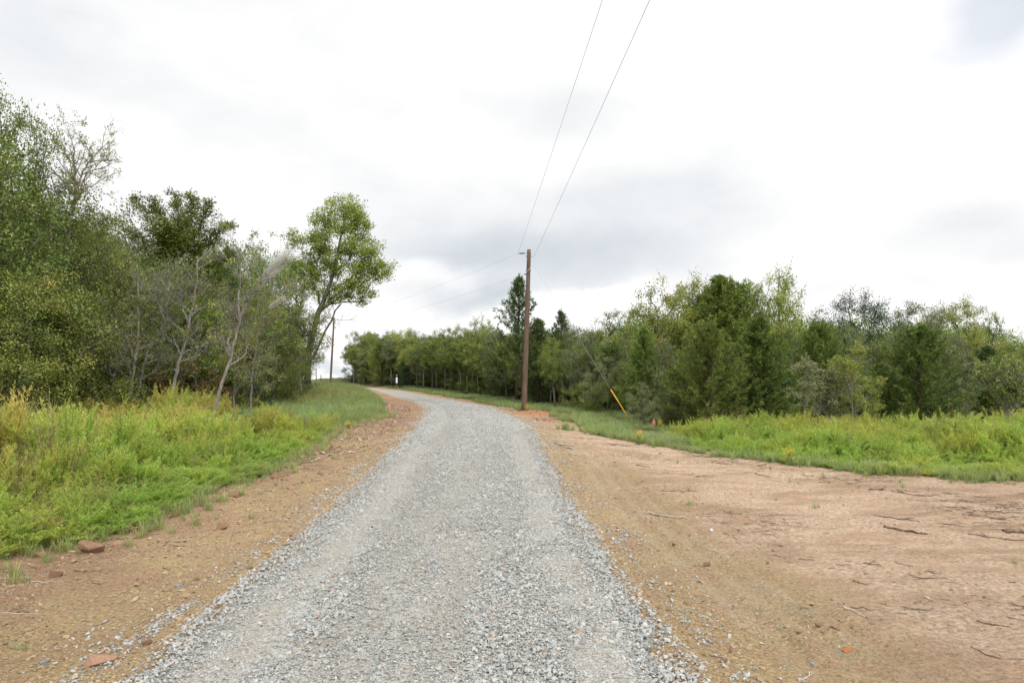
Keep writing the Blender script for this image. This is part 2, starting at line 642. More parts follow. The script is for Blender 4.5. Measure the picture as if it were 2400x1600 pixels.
def road_material():
    m, n, l, out = new_mat('crushed_stone')
    tc = N(n, 'ShaderNodeTexCoord')
    vo = N(n, 'ShaderNodeTexVoronoi')
    vo.inputs['Scale'].default_value = 62
    l.new(tc.outputs['Object'], vo.inputs['Vector'])
    sp = N(n, 'ShaderNodeSeparateColor')
    l.new(vo.outputs['Color'], sp.inputs[0])
    rp = ramp(n, [(0.16, 0.155, 0.145), (0.29, 0.285, 0.265), (0.40, 0.395, 0.37), (0.52, 0.515, 0.48)], [0.0, 0.25, 0.6, 1.0])
    l.new(sp.outputs[0], rp.inputs[0])
    nt = N(n, 'ShaderNodeTexNoise')
    mp = N(n, 'ShaderNodeMapping')
    mp.inputs['Scale'].default_value = (1.6, 0.35, 1)
    l.new(tc.outputs['Object'], mp.inputs['Vector'])
    l.new(mp.outputs[0], nt.inputs['Vector'])
    nt.inputs['Scale'].default_value = 1.6
    nt.inputs['Detail'].default_value = 7
    nt.inputs['Roughness'].default_value = 0.65
    f = ramp(n, [(0.15, 0.15, 0.15), (0.6, 0.6, 0.6)], [0.42, 0.66])
    l.new(nt.outputs[0], f.inputs[0])
    mx = N(n, 'ShaderNodeMix', data_type='RGBA')
    l.new(f.outputs[0], mx.inputs[0])
    l.new(rp.outputs[0], mx.inputs[6])
    mx.inputs[7].default_value = (0.36, 0.32, 0.255, 1)
    p = N(n, 'ShaderNodeBsdfPrincipled')
    p.inputs['Roughness'].default_value = 0.9
    p.inputs['Specular IOR Level'].default_value = 0.15
    l.new(mx.outputs[2], p.inputs['Base Color'])
    b = N(n, 'ShaderNodeBump', invert=True)
    b.inputs['Strength'].default_value = 0.9
    b.inputs['Distance'].default_value = 0.02
    l.new(vo.outputs['Distance'], b.inputs['Height'])
    l.new(b.outputs[0], p.inputs['Normal'])
    l.new(p.outputs[0], out.inputs[0])
    return m


def build_ground():
    xs = axis([(-1600, -200, 140), (-200, -60, 14), (-60, -20, 1.6), (-20, -8, 0.3), (-8, 8, 0.05), (8, 16, 0.12), (16, 40, 0.8), (40, 200, 14), (200, 1600, 140)])
    ys = axis([(-300, -20, 40), (-20, 2, 1.2), (2, 16, 0.06), (16, 34, 0.14), (34, 60, 0.5), (60, 110, 1.5), (110, 300, 12), (300, 2400, 150)])
    v, q = grid_geo(xs, ys, Hs)
    g = Geo()
    g.add(v, q)
    me = g.mesh('ground', True)
    x, y = v[:, 0], v[:, 1]
    xr, xl = road_x(y, 1), road_x(y, -1)
    w1 = fbm(x, y, 0.9, 4)
    w2 = fbm(x + 50, y + 20, 2.6, 3)
    pink = sstep(0.8, 1.8, (x - xr) + 1.2 * w1 + 0.4 * w2 + 0.06 * (y - 6)) * (1 - sstep(24, 30, y))
    pink = np.where(x > xr, pink, 0)
    brown = np.where(x < xl, sstep(0.9, 1.7, (xl - x) + 1.3 * w1 + 0.8 * w2) * 0.8, 0)
    brown = np.maximum(brown, np.where((x < xl) & (y > 15), sstep(14, 22, y) * 0.75, 0))
    brown = np.maximum(brown, np.where((x > xr) & (y > 15), sstep(17, 22, y + 3 * w1) * 0.45, 0))
    red = np.clip(np.exp(-(((x - 1.15) / 1.5) ** 2 + ((y - 28.3) / 1.7) ** 2)) * 1.5 + 2.2 * w2 - 0.15, 0, 1) * (np.hypot(x - 1.15, (y - 28.3)) < 3.2)
    red = np.maximum(red, 0.45 * np.exp(-(((x - 3.4) / 2.5) ** 2 + ((y - 24.5) / 1.6) ** 2)))
    sl = sstep(0.1, 0.8, left_edge(y) - x - 0.3 + 0.5 * w2)
    sr = sstep(0.2, 1.6, y - right_edge(x) + 1.0 * w2) * np.where(x > xr + 1.6, 1, 0)
    patch = 1 - 0.65 * sstep(0.02, 0.12, w1) * (1 - sstep(4, 7, x)) * (1 - sstep(28, 32, y))
    soil = np.maximum(sl, sr * patch * np.clip(0.45 + 0.5 * sstep(3, 6.5, x), 0, 1))
    far = sstep(28, 33, y) * np.maximum(sstep(0.9, 1.8, x - xr), sstep(2.6, 3.4, xl - x))
    soil = np.clip(np.maximum(soil, far), 0, 1)
    soil = np.maximum(soil, sstep(17, 20, np.abs(x)))
    rut = 0
    for off, w in ((0.55, 0.10), (0.80, 0.12), (1.02, 0.06)):
        cc = xr + off * (1.25 - 0.03 * y) + 0.06 * np.sin(y * 0.5 + off) - 0.10
        rut = rut + np.exp(-((x - cc) / w) ** 2) * 0.6 * sstep(3, 5, y) * (1 - sstep(14, 20, y)) * np.clip(0.7 + 2.5 * w2, 0, 1)
    for k, a in (('rut', rut), ('pink', pink), ('brown', brown), ('red', red), ('soil', soil)):
        t = me.attributes.new(k, 'FLOAT', 'POINT')
        t.data.foreach_set('value', np.clip(a, 0, 1).astype(np.float32))
    tag(link('ground', me, ground_material()), kind='structure')

    # the gravel: its own sheet with a ragged edge, a little proud of the earth
    ys = axis([(-20, 2, 1.0), (2, 16, 0.06), (16, 40, 0.15), (40, 92, 0.5)])
    us = np.linspace(0, 1, 61)
    U, Y = np.meshgrid(us, ys)
    el = road_x(ys, -1) + 0.16 + 0.35 * fbm(ys, ys * 0 + 1.7, 1.1, 4)
    er = road_x(ys, 1) - 0.16 + 0.35 * fbm(ys, ys * 0 + 6.7, 1.1, 4)
    X = el[:, None] * (1 - U) + er[:, None] * U
    crown = np.minimum(U, 1 - U)
    tracks = np.exp(-((U - 0.27) / 0.09) ** 2) + np.exp(-((U - 0.76) / 0.09) ** 2)
    Z = Hs(X, Y) - 0.012 + 0.035 * sstep(0, 0.10, crown) + 0.02 * sstep(0, 0.5, crown) - 0.030 * tracks
    Z = Z + 0.012 * fbm(X, Y, 5, 3) * sstep(0, 0.1, crown)
    v = np.stack([X, Y, Z], -1).reshape(-1, 3)
    nx, ny = len(us), len(ys)
    i = np.arange(ny - 1)[:, None] * nx + np.arange(nx - 1)[None, :]
    q = np.stack([i, i + 1, i + nx + 1, i + nx], -1).reshape(-1, 4)
    g = Geo()
    g.add(v, q)
    tag(link('gravel_road', g.mesh('gravel_road', True), road_material()), kind='structure')


build_ground()


def road_surface(x, y):
    xr, xl = road_x(y, 1), road_x(y, -1)
    u = (x - xl) / (xr - xl)
    crown = np.clip(np.minimum(u, 1 - u), 0, 1)
    tracks = np.exp(-((u - 0.27) / 0.09) ** 2) + np.exp(-((u - 0.76) / 0.09) ** 2)
    return Hs(x, y) + np.where(crown > 0, -0.012 + 0.035 * sstep(0, 0.10, crown) + 0.02 * sstep(0, 0.5, crown) - 0.030 * tracks, 0)


# ------------------------------------------------------------------ scattering of what nobody could count
def scatter(name, protos, pts, rot, scl, idx, tint=None, label=None, cat=None):
    """one object; geometry nodes set a copy of protos[idx] on every point"""
    col = bpy.data.collections.new(name + '_kinds')
    scene.collection.children.link(col)
    me = bpy.data.meshes.new(name)
    me.vertices.add(len(pts))
    me.vertices.foreach_set('co', np.asarray(pts, np.float32).ravel())
    for nm, tp, key, arr in (('rot', 'FLOAT_VECTOR', 'vector', rot), ('scl', 'FLOAT_VECTOR', 'vector', scl)):
        a = me.attributes.new(nm, tp, 'POINT')
        a.data.foreach_set(key, np.asarray(arr, np.float32).ravel())
    a = me.attributes.new('idx', 'INT', 'POINT')
    a.data.foreach_set('value', np.asarray(idx, np.int32))
    a = me.attributes.new('tint', 'FLOAT', 'POINT')
    a.data.foreach_set('value', np.asarray(tint if tint is not None else np.full(len(pts), 0.5), np.float32))
    o = link(name, me)
    tag(o, label, cat, kind='stuff')
    for k, (pm, pmat) in enumerate(protos):
        pm.materials.append(pmat)
        c = bpy.data.objects.new(name + '_piece', pm)
        col.objects.link(c)
        c.parent = o
        c.location = pts[k]
        c.rotation_euler = rot[k]
        c.scale = scl[k]
        c['kind'] = 'stuff'
    ng = bpy.data.node_groups.new(name, 'GeometryNodeTree')
    ng.interface.new_socket('Geometry', in_out='INPUT', socket_type='NodeSocketGeometry')
    ng.interface.new_socket('Geometry', in_out='OUTPUT', socket_type='NodeSocketGeometry')
    n, l = ng.nodes, ng.links
    gi, go = n.new('NodeGroupInput'), n.new('NodeGroupOutput')
    ci = n.new('GeometryNodeCollectionInfo')
    ci.inputs['Collection'].default_value = col
    ci.inputs['Separate Children'].default_value = True
    ci.inputs['Reset Children'].default_value = True
    ip = n.new('GeometryNodeInstanceOnPoints')
    ip.inputs['Pick Instance'].default_value = True

    def na(nm, dt):
        a = n.new('GeometryNodeInputNamedAttribute')
        a.data_type = dt
        a.inputs['Name'].default_value = nm
        return a.outputs['Attribute']
    l.new(gi.outputs[0], ip.inputs['Points'])
    l.new(ci.outputs[0], ip.inputs['Instance'])
    l.new(na('idx', 'INT'), ip.inputs['Instance Index'])
    l.new(na('rot', 'FLOAT_VECTOR'), ip.inputs['Rotation'])
    l.new(na('scl', 'FLOAT_VECTOR'), ip.inputs['Scale'])
    l.new(ip.outputs[0], go.inputs[0])
    o.modifiers.new('scatter', 'NODES').node_group = ng
    return o


def hull_stone(name, seed, npts=14, flat=0.6, smooth=False, bev=0.0):
    r = np.random.default_rng(seed)
    bm = bmesh.new()
    for p in unit(r.normal(size=(npts, 3))) * (0.75 + 0.25 * r.random((npts, 1))) * np.array([1.0, 0.75, flat]):
        bm.verts.new(p)
    res = bmesh.ops.convex_hull(bm, input=bm.verts)
    junk = [e for e in res['geom_interior'] + res['geom_unused'] if isinstance(e, bmesh.types.BMVert)]
    if junk:
        bmesh.ops.delete(bm, geom=list(set(junk)), context='VERTS')
    if bev:
        bmesh.ops.bevel(bm, geom=list(bm.edges), offset=bev, segments=1, affect='EDGES')
    bmesh.ops.recalc_face_normals(bm, faces=bm.faces)
    me = bpy.data.meshes.new(name)
    bm.to_mesh(me)
    bm.free()
    return me


GREY = stone_mat('limestone_chips', [(0.22, 0.22, 0.215), (0.35, 0.355, 0.345), (0.45, 0.455, 0.435), (0.52, 0.525, 0.50), (0.61, 0.61, 0.58), (0.50, 0.39, 0.27), (0.40, 0.20, 0.11)],
                 [0.0, 0.10, 0.40, 0.72, 0.93, 0.98, 1.0])
SHALE = stone_mat('shale_chips', [(0.21, 0.14, 0.085), (0.36, 0.26, 0.155), (0.47, 0.345, 0.19), (0.50, 0.41, 0.27), (0.34, 0.19, 0.12), (0.48, 0.48, 0.46)],
                  [0, 0.3, 0.55, 0.8, 0.93, 1.0])


def build_gravel():
    P = [(hull_stone('chip', 100 + i, 11 + i % 4, (0.6, 0.42, 0.5, 0.34)[i % 4]), GREY) for i in range(8)]
    r = np.random.default_rng(11)
    n = 560000
    y = 3.0 + 43.0 * r.random(n) ** 1.6
    xr, xl = road_x(y, 1), road_x(y, -1)
    u0 = r.random(n) * 1.5 - 0.22
    x0 = xl + (xr - xl) * u0
    e = 0.30 * fbm(y, y * 0 + 4.4, 1.3, 3) + 0.5 * fbm(x0, y, 2.0, 3)
    u = u0
    x = xl + e + (xr - xl) * u
    inside = np.minimum(u, 1 - u)
    keep = r.random(n) < np.where(inside > 0.05, 0.9, np.where(inside > 0, 0.42, 0.30 * np.exp(inside * np.where(u > 0.5, 21, 28))))
    # fewer loose chips where wheels have pressed fines to the top
    tr = np.exp(-((u - 0.30) / 0.10) ** 2) + np.exp(-((u - 0.56) / 0.07) ** 2) * 0.7
    bare = sstep(0.0, 0.16, 0.7 * fbm(x * 2.2, y * 0.18, 1.4, 4) + 0.17 * tr - 0.03)
    keep &= r.random(n) > bare * np.interp(y, [3, 9, 16], [0.36, 0.26, 0.08])
    keep &= r.random(n) < np.interp(y, [3, 6, 10, 20, 30, 40, 46], [1.0, 0.95, 0.85, 0.7, 0.6, 0.45, 0.0])
    x, y, bare = x[keep], y[keep], bare[keep]
    n = len(x)
    s = np.clip(0.0100 * np.exp(0.42 * r.normal(size=n)), 0.0045, 0.027) * (1 - 0.25 * bare) * np.interp(y, [3, 12, 30, 46], [1, 1.12, 1.5, 1.8])
    z = road_surface(x, y) + s * 0.12 + 0.006 * r.random(n)
    rot = np.stack([r.normal(0, 0.35, n), r.normal(0, 0.35, n), r.random(n) * 6.283], -1)
    scl = s[:, None] * (0.8 + 0.5 * r.random((n, 3)))
    print('gravel', n)
    scatter('gravel', P, np.stack([x, y, z], -1), rot, scl, r.integers(0, len(P), n), label='loose grey crushed limestone spread along the track', cat='gravel')

    P = [(hull_stone('flake', 200 + i, 12, (0.45, 0.25, 0.6)[i % 3]), SHALE) for i in range(6)]
    n = 150000
    y = 3.0 + 27.0 * r.random(n) ** 1.35
    side = r.random(n) < 0.62
    xl, xr = road_x(y, -1), road_x(y, 1)
    x = np.where(side, xl + 0.25 - (r.random(n) * 3.0), xr - 0.2 + r.random(n) ** 1.6 * 5.5)
    f = fbm(x, y, 1.5, 3)
    keep = r.random(n) < np.where(side, 0.6 + 2.4 * f, (0.40 + 2.0 * f) * (1 - 0.8 * sstep(1.0, 2.5, x - xr)))
    keep &= ~((x < left_edge(y) - 0.4))
    keep &= y < right_edge(x) + 1
    x, y = x[keep], y[keep]
    n = len(x)
    s = np.clip(0.0068 * np.exp(0.55 * r.normal(size=n)), 0.003, 0.034) * np.interp(y, [3, 12, 27], [1, 1.2, 1.9])
    z = Hs(x, y) + s * 0.15
    rot = np.stack([r.normal(0, 0.2, n), r.normal(0, 0.2, n), r.random(n) * 6.283], -1)
    scl = s[:, None] * (0.8 + 0.6 * r.random((n, 3)))
    scatter('shale_rubble', P, np.stack([x, y, z], -1), rot, scl, r.integers(0, len(P), n), label='small yellow-brown stone flakes strewn over the bare shoulders', cat='rubble')


build_gravel()


def build_clods():
    CL = stone_mat('dry_clods', [(0.22, 0.14, 0.095), (0.36, 0.245, 0.17), (0.50, 0.37, 0.265)])
    P = [(hull_stone('clod', 260 + i, 13, (0.7, 0.5, 0.6)[i % 3]), CL) for i in range(4)]
    r = np.random.default_rng(14)
    n = 26000
    y = 9 + 27 * r.random(n)
    x = np.where(r.random(n) < 0.75, road_x(y, -1) - 0.55 - r.random(n) * (road_x(y, -1) - 0.5 - left_edge(y)), road_x(y, 1) + 0.6 + 1.6 * r.random(n))
    rt = x > road_x(y, 1)
    f = fbm(x, y, 1.2, 3)
    k = (r.random(n) < (0.30 + 2.2 * f) * sstep(9, 17, y)) & (~rt | ((y > 23) & (y < 34)))
    x, y = x[k], y[k]
    n = len(x)
    s = np.clip(0.022 * np.exp(0.5 * r.normal(size=n)), 0.01, 0.08)
    rot = np.stack([r.normal(0, 0.5, n), r.normal(0, 0.5, n), r.random(n) * 6.283], -1)
    scatter('clods', P, np.stack([x, y, Hs(x, y) + s * 0.2], -1), rot, s[:, None] * (0.7 + 0.6 * r.random((n, 3))), r.integers(0, 4, n),
            label='dry brown clods and rubble along the cut edge of the track', cat='clods')


build_clods()

# ------------------------------------------------------------------ weeds and grass
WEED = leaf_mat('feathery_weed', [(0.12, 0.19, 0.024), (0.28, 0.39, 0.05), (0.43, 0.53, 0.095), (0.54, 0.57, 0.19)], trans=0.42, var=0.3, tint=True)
GRASS = leaf_mat('blade_grass', [(0.15, 0.20, 0.065), (0.26, 0.33, 0.11), (0.38, 0.43, 0.18), (0.50, 0.45, 0.25)], trans=0.35, var=0.3, tint=True)
STALK = leaf_mat('dry_stalks', [(0.13, 0.10, 0.045), (0.27, 0.22, 0.09), (0.36, 0.33, 0.13)], trans=0.2, var=0.4)
BROAD = leaf_mat('broad_weed', [(0.05, 0.10, 0.025), (0.12, 0.20, 0.045), (0.20, 0.29, 0.07)], trans=0.25, var=0.3, tint=True)
STRAW = leaf_mat('dry_grass', [(0.25, 0.19, 0.09), (0.42, 0.34, 0.18)], trans=0.25, var=0.3)


def weed_clump(seed, ns=9, h=0.8, spread=0.16):
    r = np.random.default_rng(seed)
    g = Geo()
    for k in range(ns):
        a = r.random() * 6.283
        b = np.array([math.cos(a), math.sin(a), 0]) * r.random() * spread
        hh = h * (0.55 + 0.5 * r.random())
        lean = np.array([math.cos(a), math.sin(a), 0]) * (0.10 + 0.25 * r.random())
        t = np.linspace(0, 1, 5)[:, None]
        pts = b + lean * t ** 1.6 * hh + np.array([0, 0, 1]) * t * hh
        tube(g, pts, np.linspace(0.005, 0.0015, 5), 3, 0.25, False)
        nl = int(85 * hh / 0.8)
        tt = 0.18 + 0.82 * r.random(nl) ** 0.8
        c = b + lean * (tt ** 1.6)[:, None] * hh + np.array([0, 0, 1]) * tt[:, None] * hh
        aa = r.random(nl) * 6.283
        up = 0.9 + 1.3 * r.random(nl)
        d = np.stack([np.cos(aa), np.sin(aa), up], -1)
        L = (0.07 + 0.07 * r.random(nl)) * (1.15 - 0.75 * tt)
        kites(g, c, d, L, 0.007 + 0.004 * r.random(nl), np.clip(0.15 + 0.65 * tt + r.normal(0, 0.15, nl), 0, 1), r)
        # side sprigs
        for j in range(5):
            t0 = 0.35 + 0.5 * r.random()
            c0 = b + lean * t0 ** 1.6 * hh + np.array([0, 0, 1]) * t0 * hh
            aj = r.random() * 6.283
            dj = np.array([math.cos(aj) * 0.55, math.sin(aj) * 0.55, 0.85])
            lj = (0.10 + 0.14 * r.random()) * (1.1 - 0.5 * t0)
            m = 12
            q = r.random(m)
            c = c0 + dj * (q * lj)[:, None]
            kites(g, c, dj + r.normal(0, 0.45, (m, 3)), 0.045 + 0.03 * r.random(m), 0.008, np.clip(0.4 + 0.5 * q + r.normal(0, 0.12, m), 0, 1), r)
    return g.mesh('weed')


def dry_stalks(seed, ns=12, h=1.0):
    r = np.random.default_rng(seed)
    g = Geo()
    for k in range(ns):
        a = r.random() * 6.283
        o = np.array([math.cos(a), math.sin(a), 0])
        hh = h * (0.5 + 0.6 * r.random())
        t = np.linspace(0, 1, 6)[:, None]
        ln = 0.08 + 0.35 * r.random()
        pts = o * 0.10 * r.random() + o * ln * t ** 1.8 * hh + np.array([0, 0, 1]) * t * hh
        tube(g, pts, np.linspace(0.0035, 0.0015, 6), 3, 0.3 + 0.4 * r.random(), False)
        m = 22
        q = 0.45 + 0.55 * r.random(m)
        c = o * ln * (q ** 1.8)[:, None] * hh + np.array([0, 0, 1]) * q[:, None] * hh
        kites(g, c, o * 0.2 + np.array([0, 0, 1.2]) + r.normal(0, 0.5, (m, 3)), 0.05, 0.006, r.random(m), r)
    return g.mesh('stalks')


def broad_weed(seed, h=0.55):
    r = np.random.default_rng(seed)
    g = Geo()
    for k in range(6):
        a = r.random() * 6.283
        o = np.array([math.cos(a), math.sin(a), 0])
        hh = h * (0.6 + 0.5 * r.random())
        pts = np.array([o * 0.04, o * 0.10 + [0, 0, hh * 0.5], o * 0.16 + [0, 0, hh]])
        tube(g, pts, [0.005, 0.004, 0.002], 3, 0.2, False)
        m = 26
        q = 0.12 + 0.88 * r.random(m)
        c = o * (0.04 + 0.12 * q)[:, None] + np.array([0, 0, 1]) * q[:, None] * hh
        aa = r.random(m) * 6.283
        d = np.stack([np.cos(aa), np.sin(aa), 0.5 + 0.5 * r.random(m)], -1)
        kites(g, c, d, 0.10 * (1.2 - 0.5 * q), 0.026, np.clip(0.2 + 0.4 * q + r.normal(0, 0.1, m), 0, 1), r, nrm=np.array([0, 0, 1.0]))
    return g.mesh('broad_weed')


def grass_tuft(seed, nb=46, h=0.42, spread=0.10, w=0.007, bend=0.5):
    r = np.random.default_rng(seed)
    g = Geo()
    for k in range(nb):
        a = r.random() * 6.283
        o = np.array([math.cos(a), math.sin(a), 0])
        b = o * r.random() * spread
        hh = h * (0.45 + 0.65 * r.random())
        bd = bend * (0.3 + r.random())
        t = np.array([0, 0.35, 0.7, 1.0])[:, None]
        c = b + o * (t ** 2 * bd * hh) + np.array([0, 0, 1]) * (t * hh * (1 - 0.25 * bd * t))
        s = np.array([-o[1], o[0], 0]) * w * (0.7 + 0.6 * r.random()) * 0.5
        ww = np.array([1, 0.9, 0.6, 0.08])[:, None]
        v = np.concatenate([c - s * ww, c + s * ww])
        q = [[i, i + 4, i + 5, i + 1] for i in range(3)]
        g.add(v, q, None, np.clip(r.random() * 0.8 + np.array([0, .1, .2]), 0, 1))
    return g.mesh('tuft')


def yaw(r, n, tilt=0.1):
    return np.stack([r.normal(0, tilt, n), r.normal(0, tilt, n), r.random(n) * 6.283], -1)


def build_weeds():
    r = np.random.default_rng(21)
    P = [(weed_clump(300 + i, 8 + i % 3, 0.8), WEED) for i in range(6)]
    P += [(dry_stalks(330 + i), STALK) for i in range(2)] + [(broad_weed(340 + i), BROAD) for i in range(2)]
    # left field
    n = 20000
    y = 3.5 + 29 * r.random(n) ** 1.15
    x = left_edge(y) - 0.05 - r.random(n) ** 0.9 * np.interp(y, [3, 10, 20, 33], [4.5, 9.0, 15, 21])
    keep = (y < 25.5 + 1.2 * fbm(x, y, 0.5, 2)) | (x < -11)
    ne = 1800
    ye = 3.5 + 20 * r.random(ne)
    x, y = np.concatenate([x, left_edge(ye) + 0.12 - 0.35 * r.random(ne)]), np.concatenate([y, ye])
    keep = np.concatenate([keep, np.ones(ne, bool)])
    # knoll keeps its finer grass
    keep &= ~((y > 19.5 + 2.5 * fbm(x, y, 0.4, 2)) & (x > -9.5))
    keep &= (fbm(x, y, 0.6, 2) > -0.36) & (fbm(x + 9, y + 4, 1.9, 2) > -0.17)
    x, y = x[keep], y[keep]
    ed = left_edge(y) - x
    edge_low = 0.45 + 0.55 * sstep(-0.15, 0.35, ed)
    hh = (0.32 + 0.36 * sstep(0.0, 2.2, ed)) * (0.95 + 1.3 * fbm(x, y, 0.55, 3) + 1.3 * fbm(x, y, 1.8, 2)) * (0.65 + 0.65 * r.random(len(x)) ** 1.6) * edge_low
    nL = len(x)
    tintL = 0.40 + 1.3 * fbm(x + 31, y, 0.28, 3) + 0.9 * fbm(x, y + 31, 1.3, 2) + 0.30 * sstep(1.0, 3.5, ed) + r.normal(0, 0.08, nL)
    pL = np.stack([x, y, Hs(x, y) - 0.02], -1)
    # right band
    n = 15000
    x2 = 3.6 + 21 * r.random(n)
    y2 = right_edge(x2) + 12 * r.random(n) ** 1.1
    keep = r.random(n) < sstep(3.8, 6.2, x2 + 1.8 * fbm(x2, y2, 0.6, 2) - 0.10 * (y2 - 14))
    keep &= (y2 < 22.5 - 0.05 * x2 + 0.8 * fbm(x2, y2, 0.5, 2))
    x2, y2 = x2[keep], y2[keep]
    ed2 = y2 - right_edge(x2)
    h2 = (0.24 + 0.30 * sstep(0.3, 3.0, ed2)) * (0.95 + 1.2 * fbm(x2, y2, 0.5, 3) + 1.1 * fbm(x2, y2, 1.9, 2)) * (0.65 + 0.65 * r.random(len(x2)) ** 1.6) * (0.65 + 0.35 * sstep(4, 7, x2))
    t2 = 0.26 + 1.1 * fbm(x2 + 11, y2, 0.35, 3) + 0.26 * sstep(1, 4, ed2) + r.normal(0, 0.07, len(x2))
    p2 = np.stack([x2, y2, Hs(x2, y2) - 0.02], -1)
    pts = np.concatenate([pL, p2])
    h = np.concatenate([hh, h2]) / 0.8
    n = len(pts)
    wd = 0.85 + 0.5 * r.random(n)
    scl = np.stack([wd * np.clip(h, 0.6, 1.2), wd * np.clip(h, 0.6, 1.2), h * (0.9 + 0.2 * r.random(n))], -1)
    print('weeds', n)
    px_, py_ = pts[:, 0], pts[:, 1]
    idx = r.integers(0, 6, n)
    k1 = r.random(n) < np.clip(np.where(px_ > 0, 0.03, 0.09) + 0.9 * fbm(px_ + 5, py_ + 60, 0.8, 3), 0.02, 0.5)
    idx = np.where(k1, r.integers(6, 8, n), idx)
    k2 = (r.random(n) < np.clip(0.12 + 1.3 * fbm(px_ + 25, py_ + 10, 1.0, 3), 0.02, 0.6)) & ~k1
    idx = np.where(k2, r.integers(8, 10, n), idx)
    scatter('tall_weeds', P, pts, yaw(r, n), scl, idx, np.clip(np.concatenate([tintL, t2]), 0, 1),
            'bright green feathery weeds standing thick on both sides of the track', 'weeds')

    # grass: the knoll, the far verges, the thin sward by the pole, tufts along every edge
    P = [(grass_tuft(400 + i, 44, 0.42), GRASS) for i in range(4)] + [(grass_tuft(410 + i, 26, 0.30, 0.07, 0.006, 0.8), STRAW) for i in range(2)]
    X, Y, S, T = [], [], [], []

    def put(x, y, s, t):
        X.append(x); Y.append(y); S.append(np.broadcast_to(s, x.shape)); T.append(np.broadcast_to(t, x.shape))
    n = 26000                                                       # knoll and bank beyond the weeds
    y = 18 + 60 * r.random(n) ** 1.5
    x = left_edge(y) - r.random(n) ** 0.9 * np.interp(y, [18, 30, 78], [6, 13, 20])
    k = (fbm(x, y, 0.5, 2) > -0.33)
    x, y = x[k], y[k]
    put(x, y, (0.85 + 0.5 * r.random(len(x))) * (0.6 + 0.4 * sstep(0, 0.8, left_edge(y) - x)) * np.where(y > 30, 0.8, 1.0), np.clip(0.42 + 0.9 * fbm(x, y, 0.3, 2), 0, 1))
    n = 900                                                         # ragged fringe on the left shoulder
    y = 3.5 + 24 * r.random(n)
    x = left_edge(y) + r.normal(0.15, 0.25, n)
    put(x, y, 0.22 + 0.35 * r.random(n), 0.4 + 0.3 * r.random(n))
    n = 15000                                                       # sward by the pole and beside the far bend
    y = 17 + 50 * r.random(n) ** 1.2
    x = np.where(y < 30, road_x(y, 1) + 1.5 + 8.5 * r.random(n), road_x(y, 1) + 0.8 + 7 * r.random(n))
    k = (y > right_edge(x)) & (fbm(x, y, 0.75, 3) < np.where(y < 30, 0.03 + 0.05 * np.abs(y - 18.5) * (y < 20.5), 0.1))
    k &= np.hypot((x - 1.0) / 1.5, (y - 28.6) / 1.6) > 1.0
    x, y = x[k], y[k]
    put(x, y, (0.35 + 0.4 * r.random(len(x))) * np.where(y < 20, 1.1, 1), np.clip(0.3 + 0.6 * fbm(x, y, 0.5, 2), 0, 1))
    n = 1200                                                        # fringe of the right band
    x = 1.3 + 16 * r.random(n)
    y = right_edge(x) + r.normal(0.1, 0.28, n)
    put(x, y, 0.28 + 0.4 * r.random(n), 0.3 + 0.3 * r.random(n))
    n = 130                                                         # stray tufts on the bare ground
    x = np.where(r.random(n) < 0.35, -3.0 - 1.6 * r.random(n), 2 + 11 * r.random(n) ** 0.7)
    y = np.where(x < 0, 4 + 16 * r.random(n), 4.5 + 9 * r.random(n) ** 0.6)
    k = (y < right_edge(x)) & ((x < 0) | (y > 8.5) | (x > 4.5))
    put(x[k], y[k], 0.12 + 0.22 * r.random(k.sum()), 0.35)
    x, y, s, t = (np.concatenate(a) for a in (X, Y, S, T))
    n = len(x)
    idx = r.integers(0, 4, n)
    idx = np.where(r.random(n) < 0.16, r.integers(4, 6, n), idx)
    scl = np.stack([s * 1.2, s * 1.2, s], -1)
    print('grass', n)
    scatter('grass', P, np.stack([x, y, Hs(x, y) - 0.01], -1), yaw(r, n, 0.12), scl, idx, t, 'soft grey-green grass on the knoll and along the verges', 'grass')


build_weeds()

# ------------------------------------------------------------------ trees
BARK_DARK = bark_mat('dark_bark', (0.045, 0.036, 0.028), (0.12, 0.10, 0.08), (0.19, 0.17, 0.14))
BARK_GREY = bark_mat('grey_bark', (0.10, 0.09, 0.075), (0.23, 0.21, 0.18), (0.38, 0.36, 0.32), 9.0)
BARK_RED = bark_mat('cedar_bark', (0.05, 0.03, 0.02), (0.13, 0.085, 0.06))
L_OLIVE = leaf_mat('olive_leaves', [(0.035, 0.055, 0.013), (0.12, 0.165, 0.036), (0.225, 0.27, 0.055), (0.43, 0.38, 0.09)])
L_GREEN = leaf_mat('green_leaves', [(0.03, 0.06, 0.012), (0.11, 0.165, 0.032), (0.22, 0.275, 0.05), (0.38, 0.38, 0.085)])
L_LIGHT = leaf_mat('yellow_green_leaves', [(0.11, 0.16, 0.035), (0.22, 0.28, 0.055), (0.36, 0.40, 0.09), (0.50, 0.45, 0.11)], trans=0.42)
L_GREY = leaf_mat('grey_green_leaves', [(0.07, 0.095, 0.04), (0.15, 0.185, 0.08), (0.25, 0.28, 0.13), (0.36, 0.33, 0.17)])
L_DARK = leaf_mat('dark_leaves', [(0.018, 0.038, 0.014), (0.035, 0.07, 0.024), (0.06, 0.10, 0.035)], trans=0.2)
L_RUST = leaf_mat('rusty_leaves', [(0.13, 0.05, 0.03), (0.22, 0.10, 0.05), (0.20, 0.13, 0.06)])
L_CEDAR = leaf_mat('cedar_sprays', [(0.045, 0.075, 0.016), (0.12, 0.17, 0.03), (0.20, 0.26, 0.05), (0.29, 0.33, 0.085)], trans=0.22)
L_CEDAR2 = leaf_mat('blue_cedar_sprays', [(0.035, 0.06, 0.018), (0.09, 0.13, 0.036), (0.15, 0.195, 0.058)], trans=0.2)


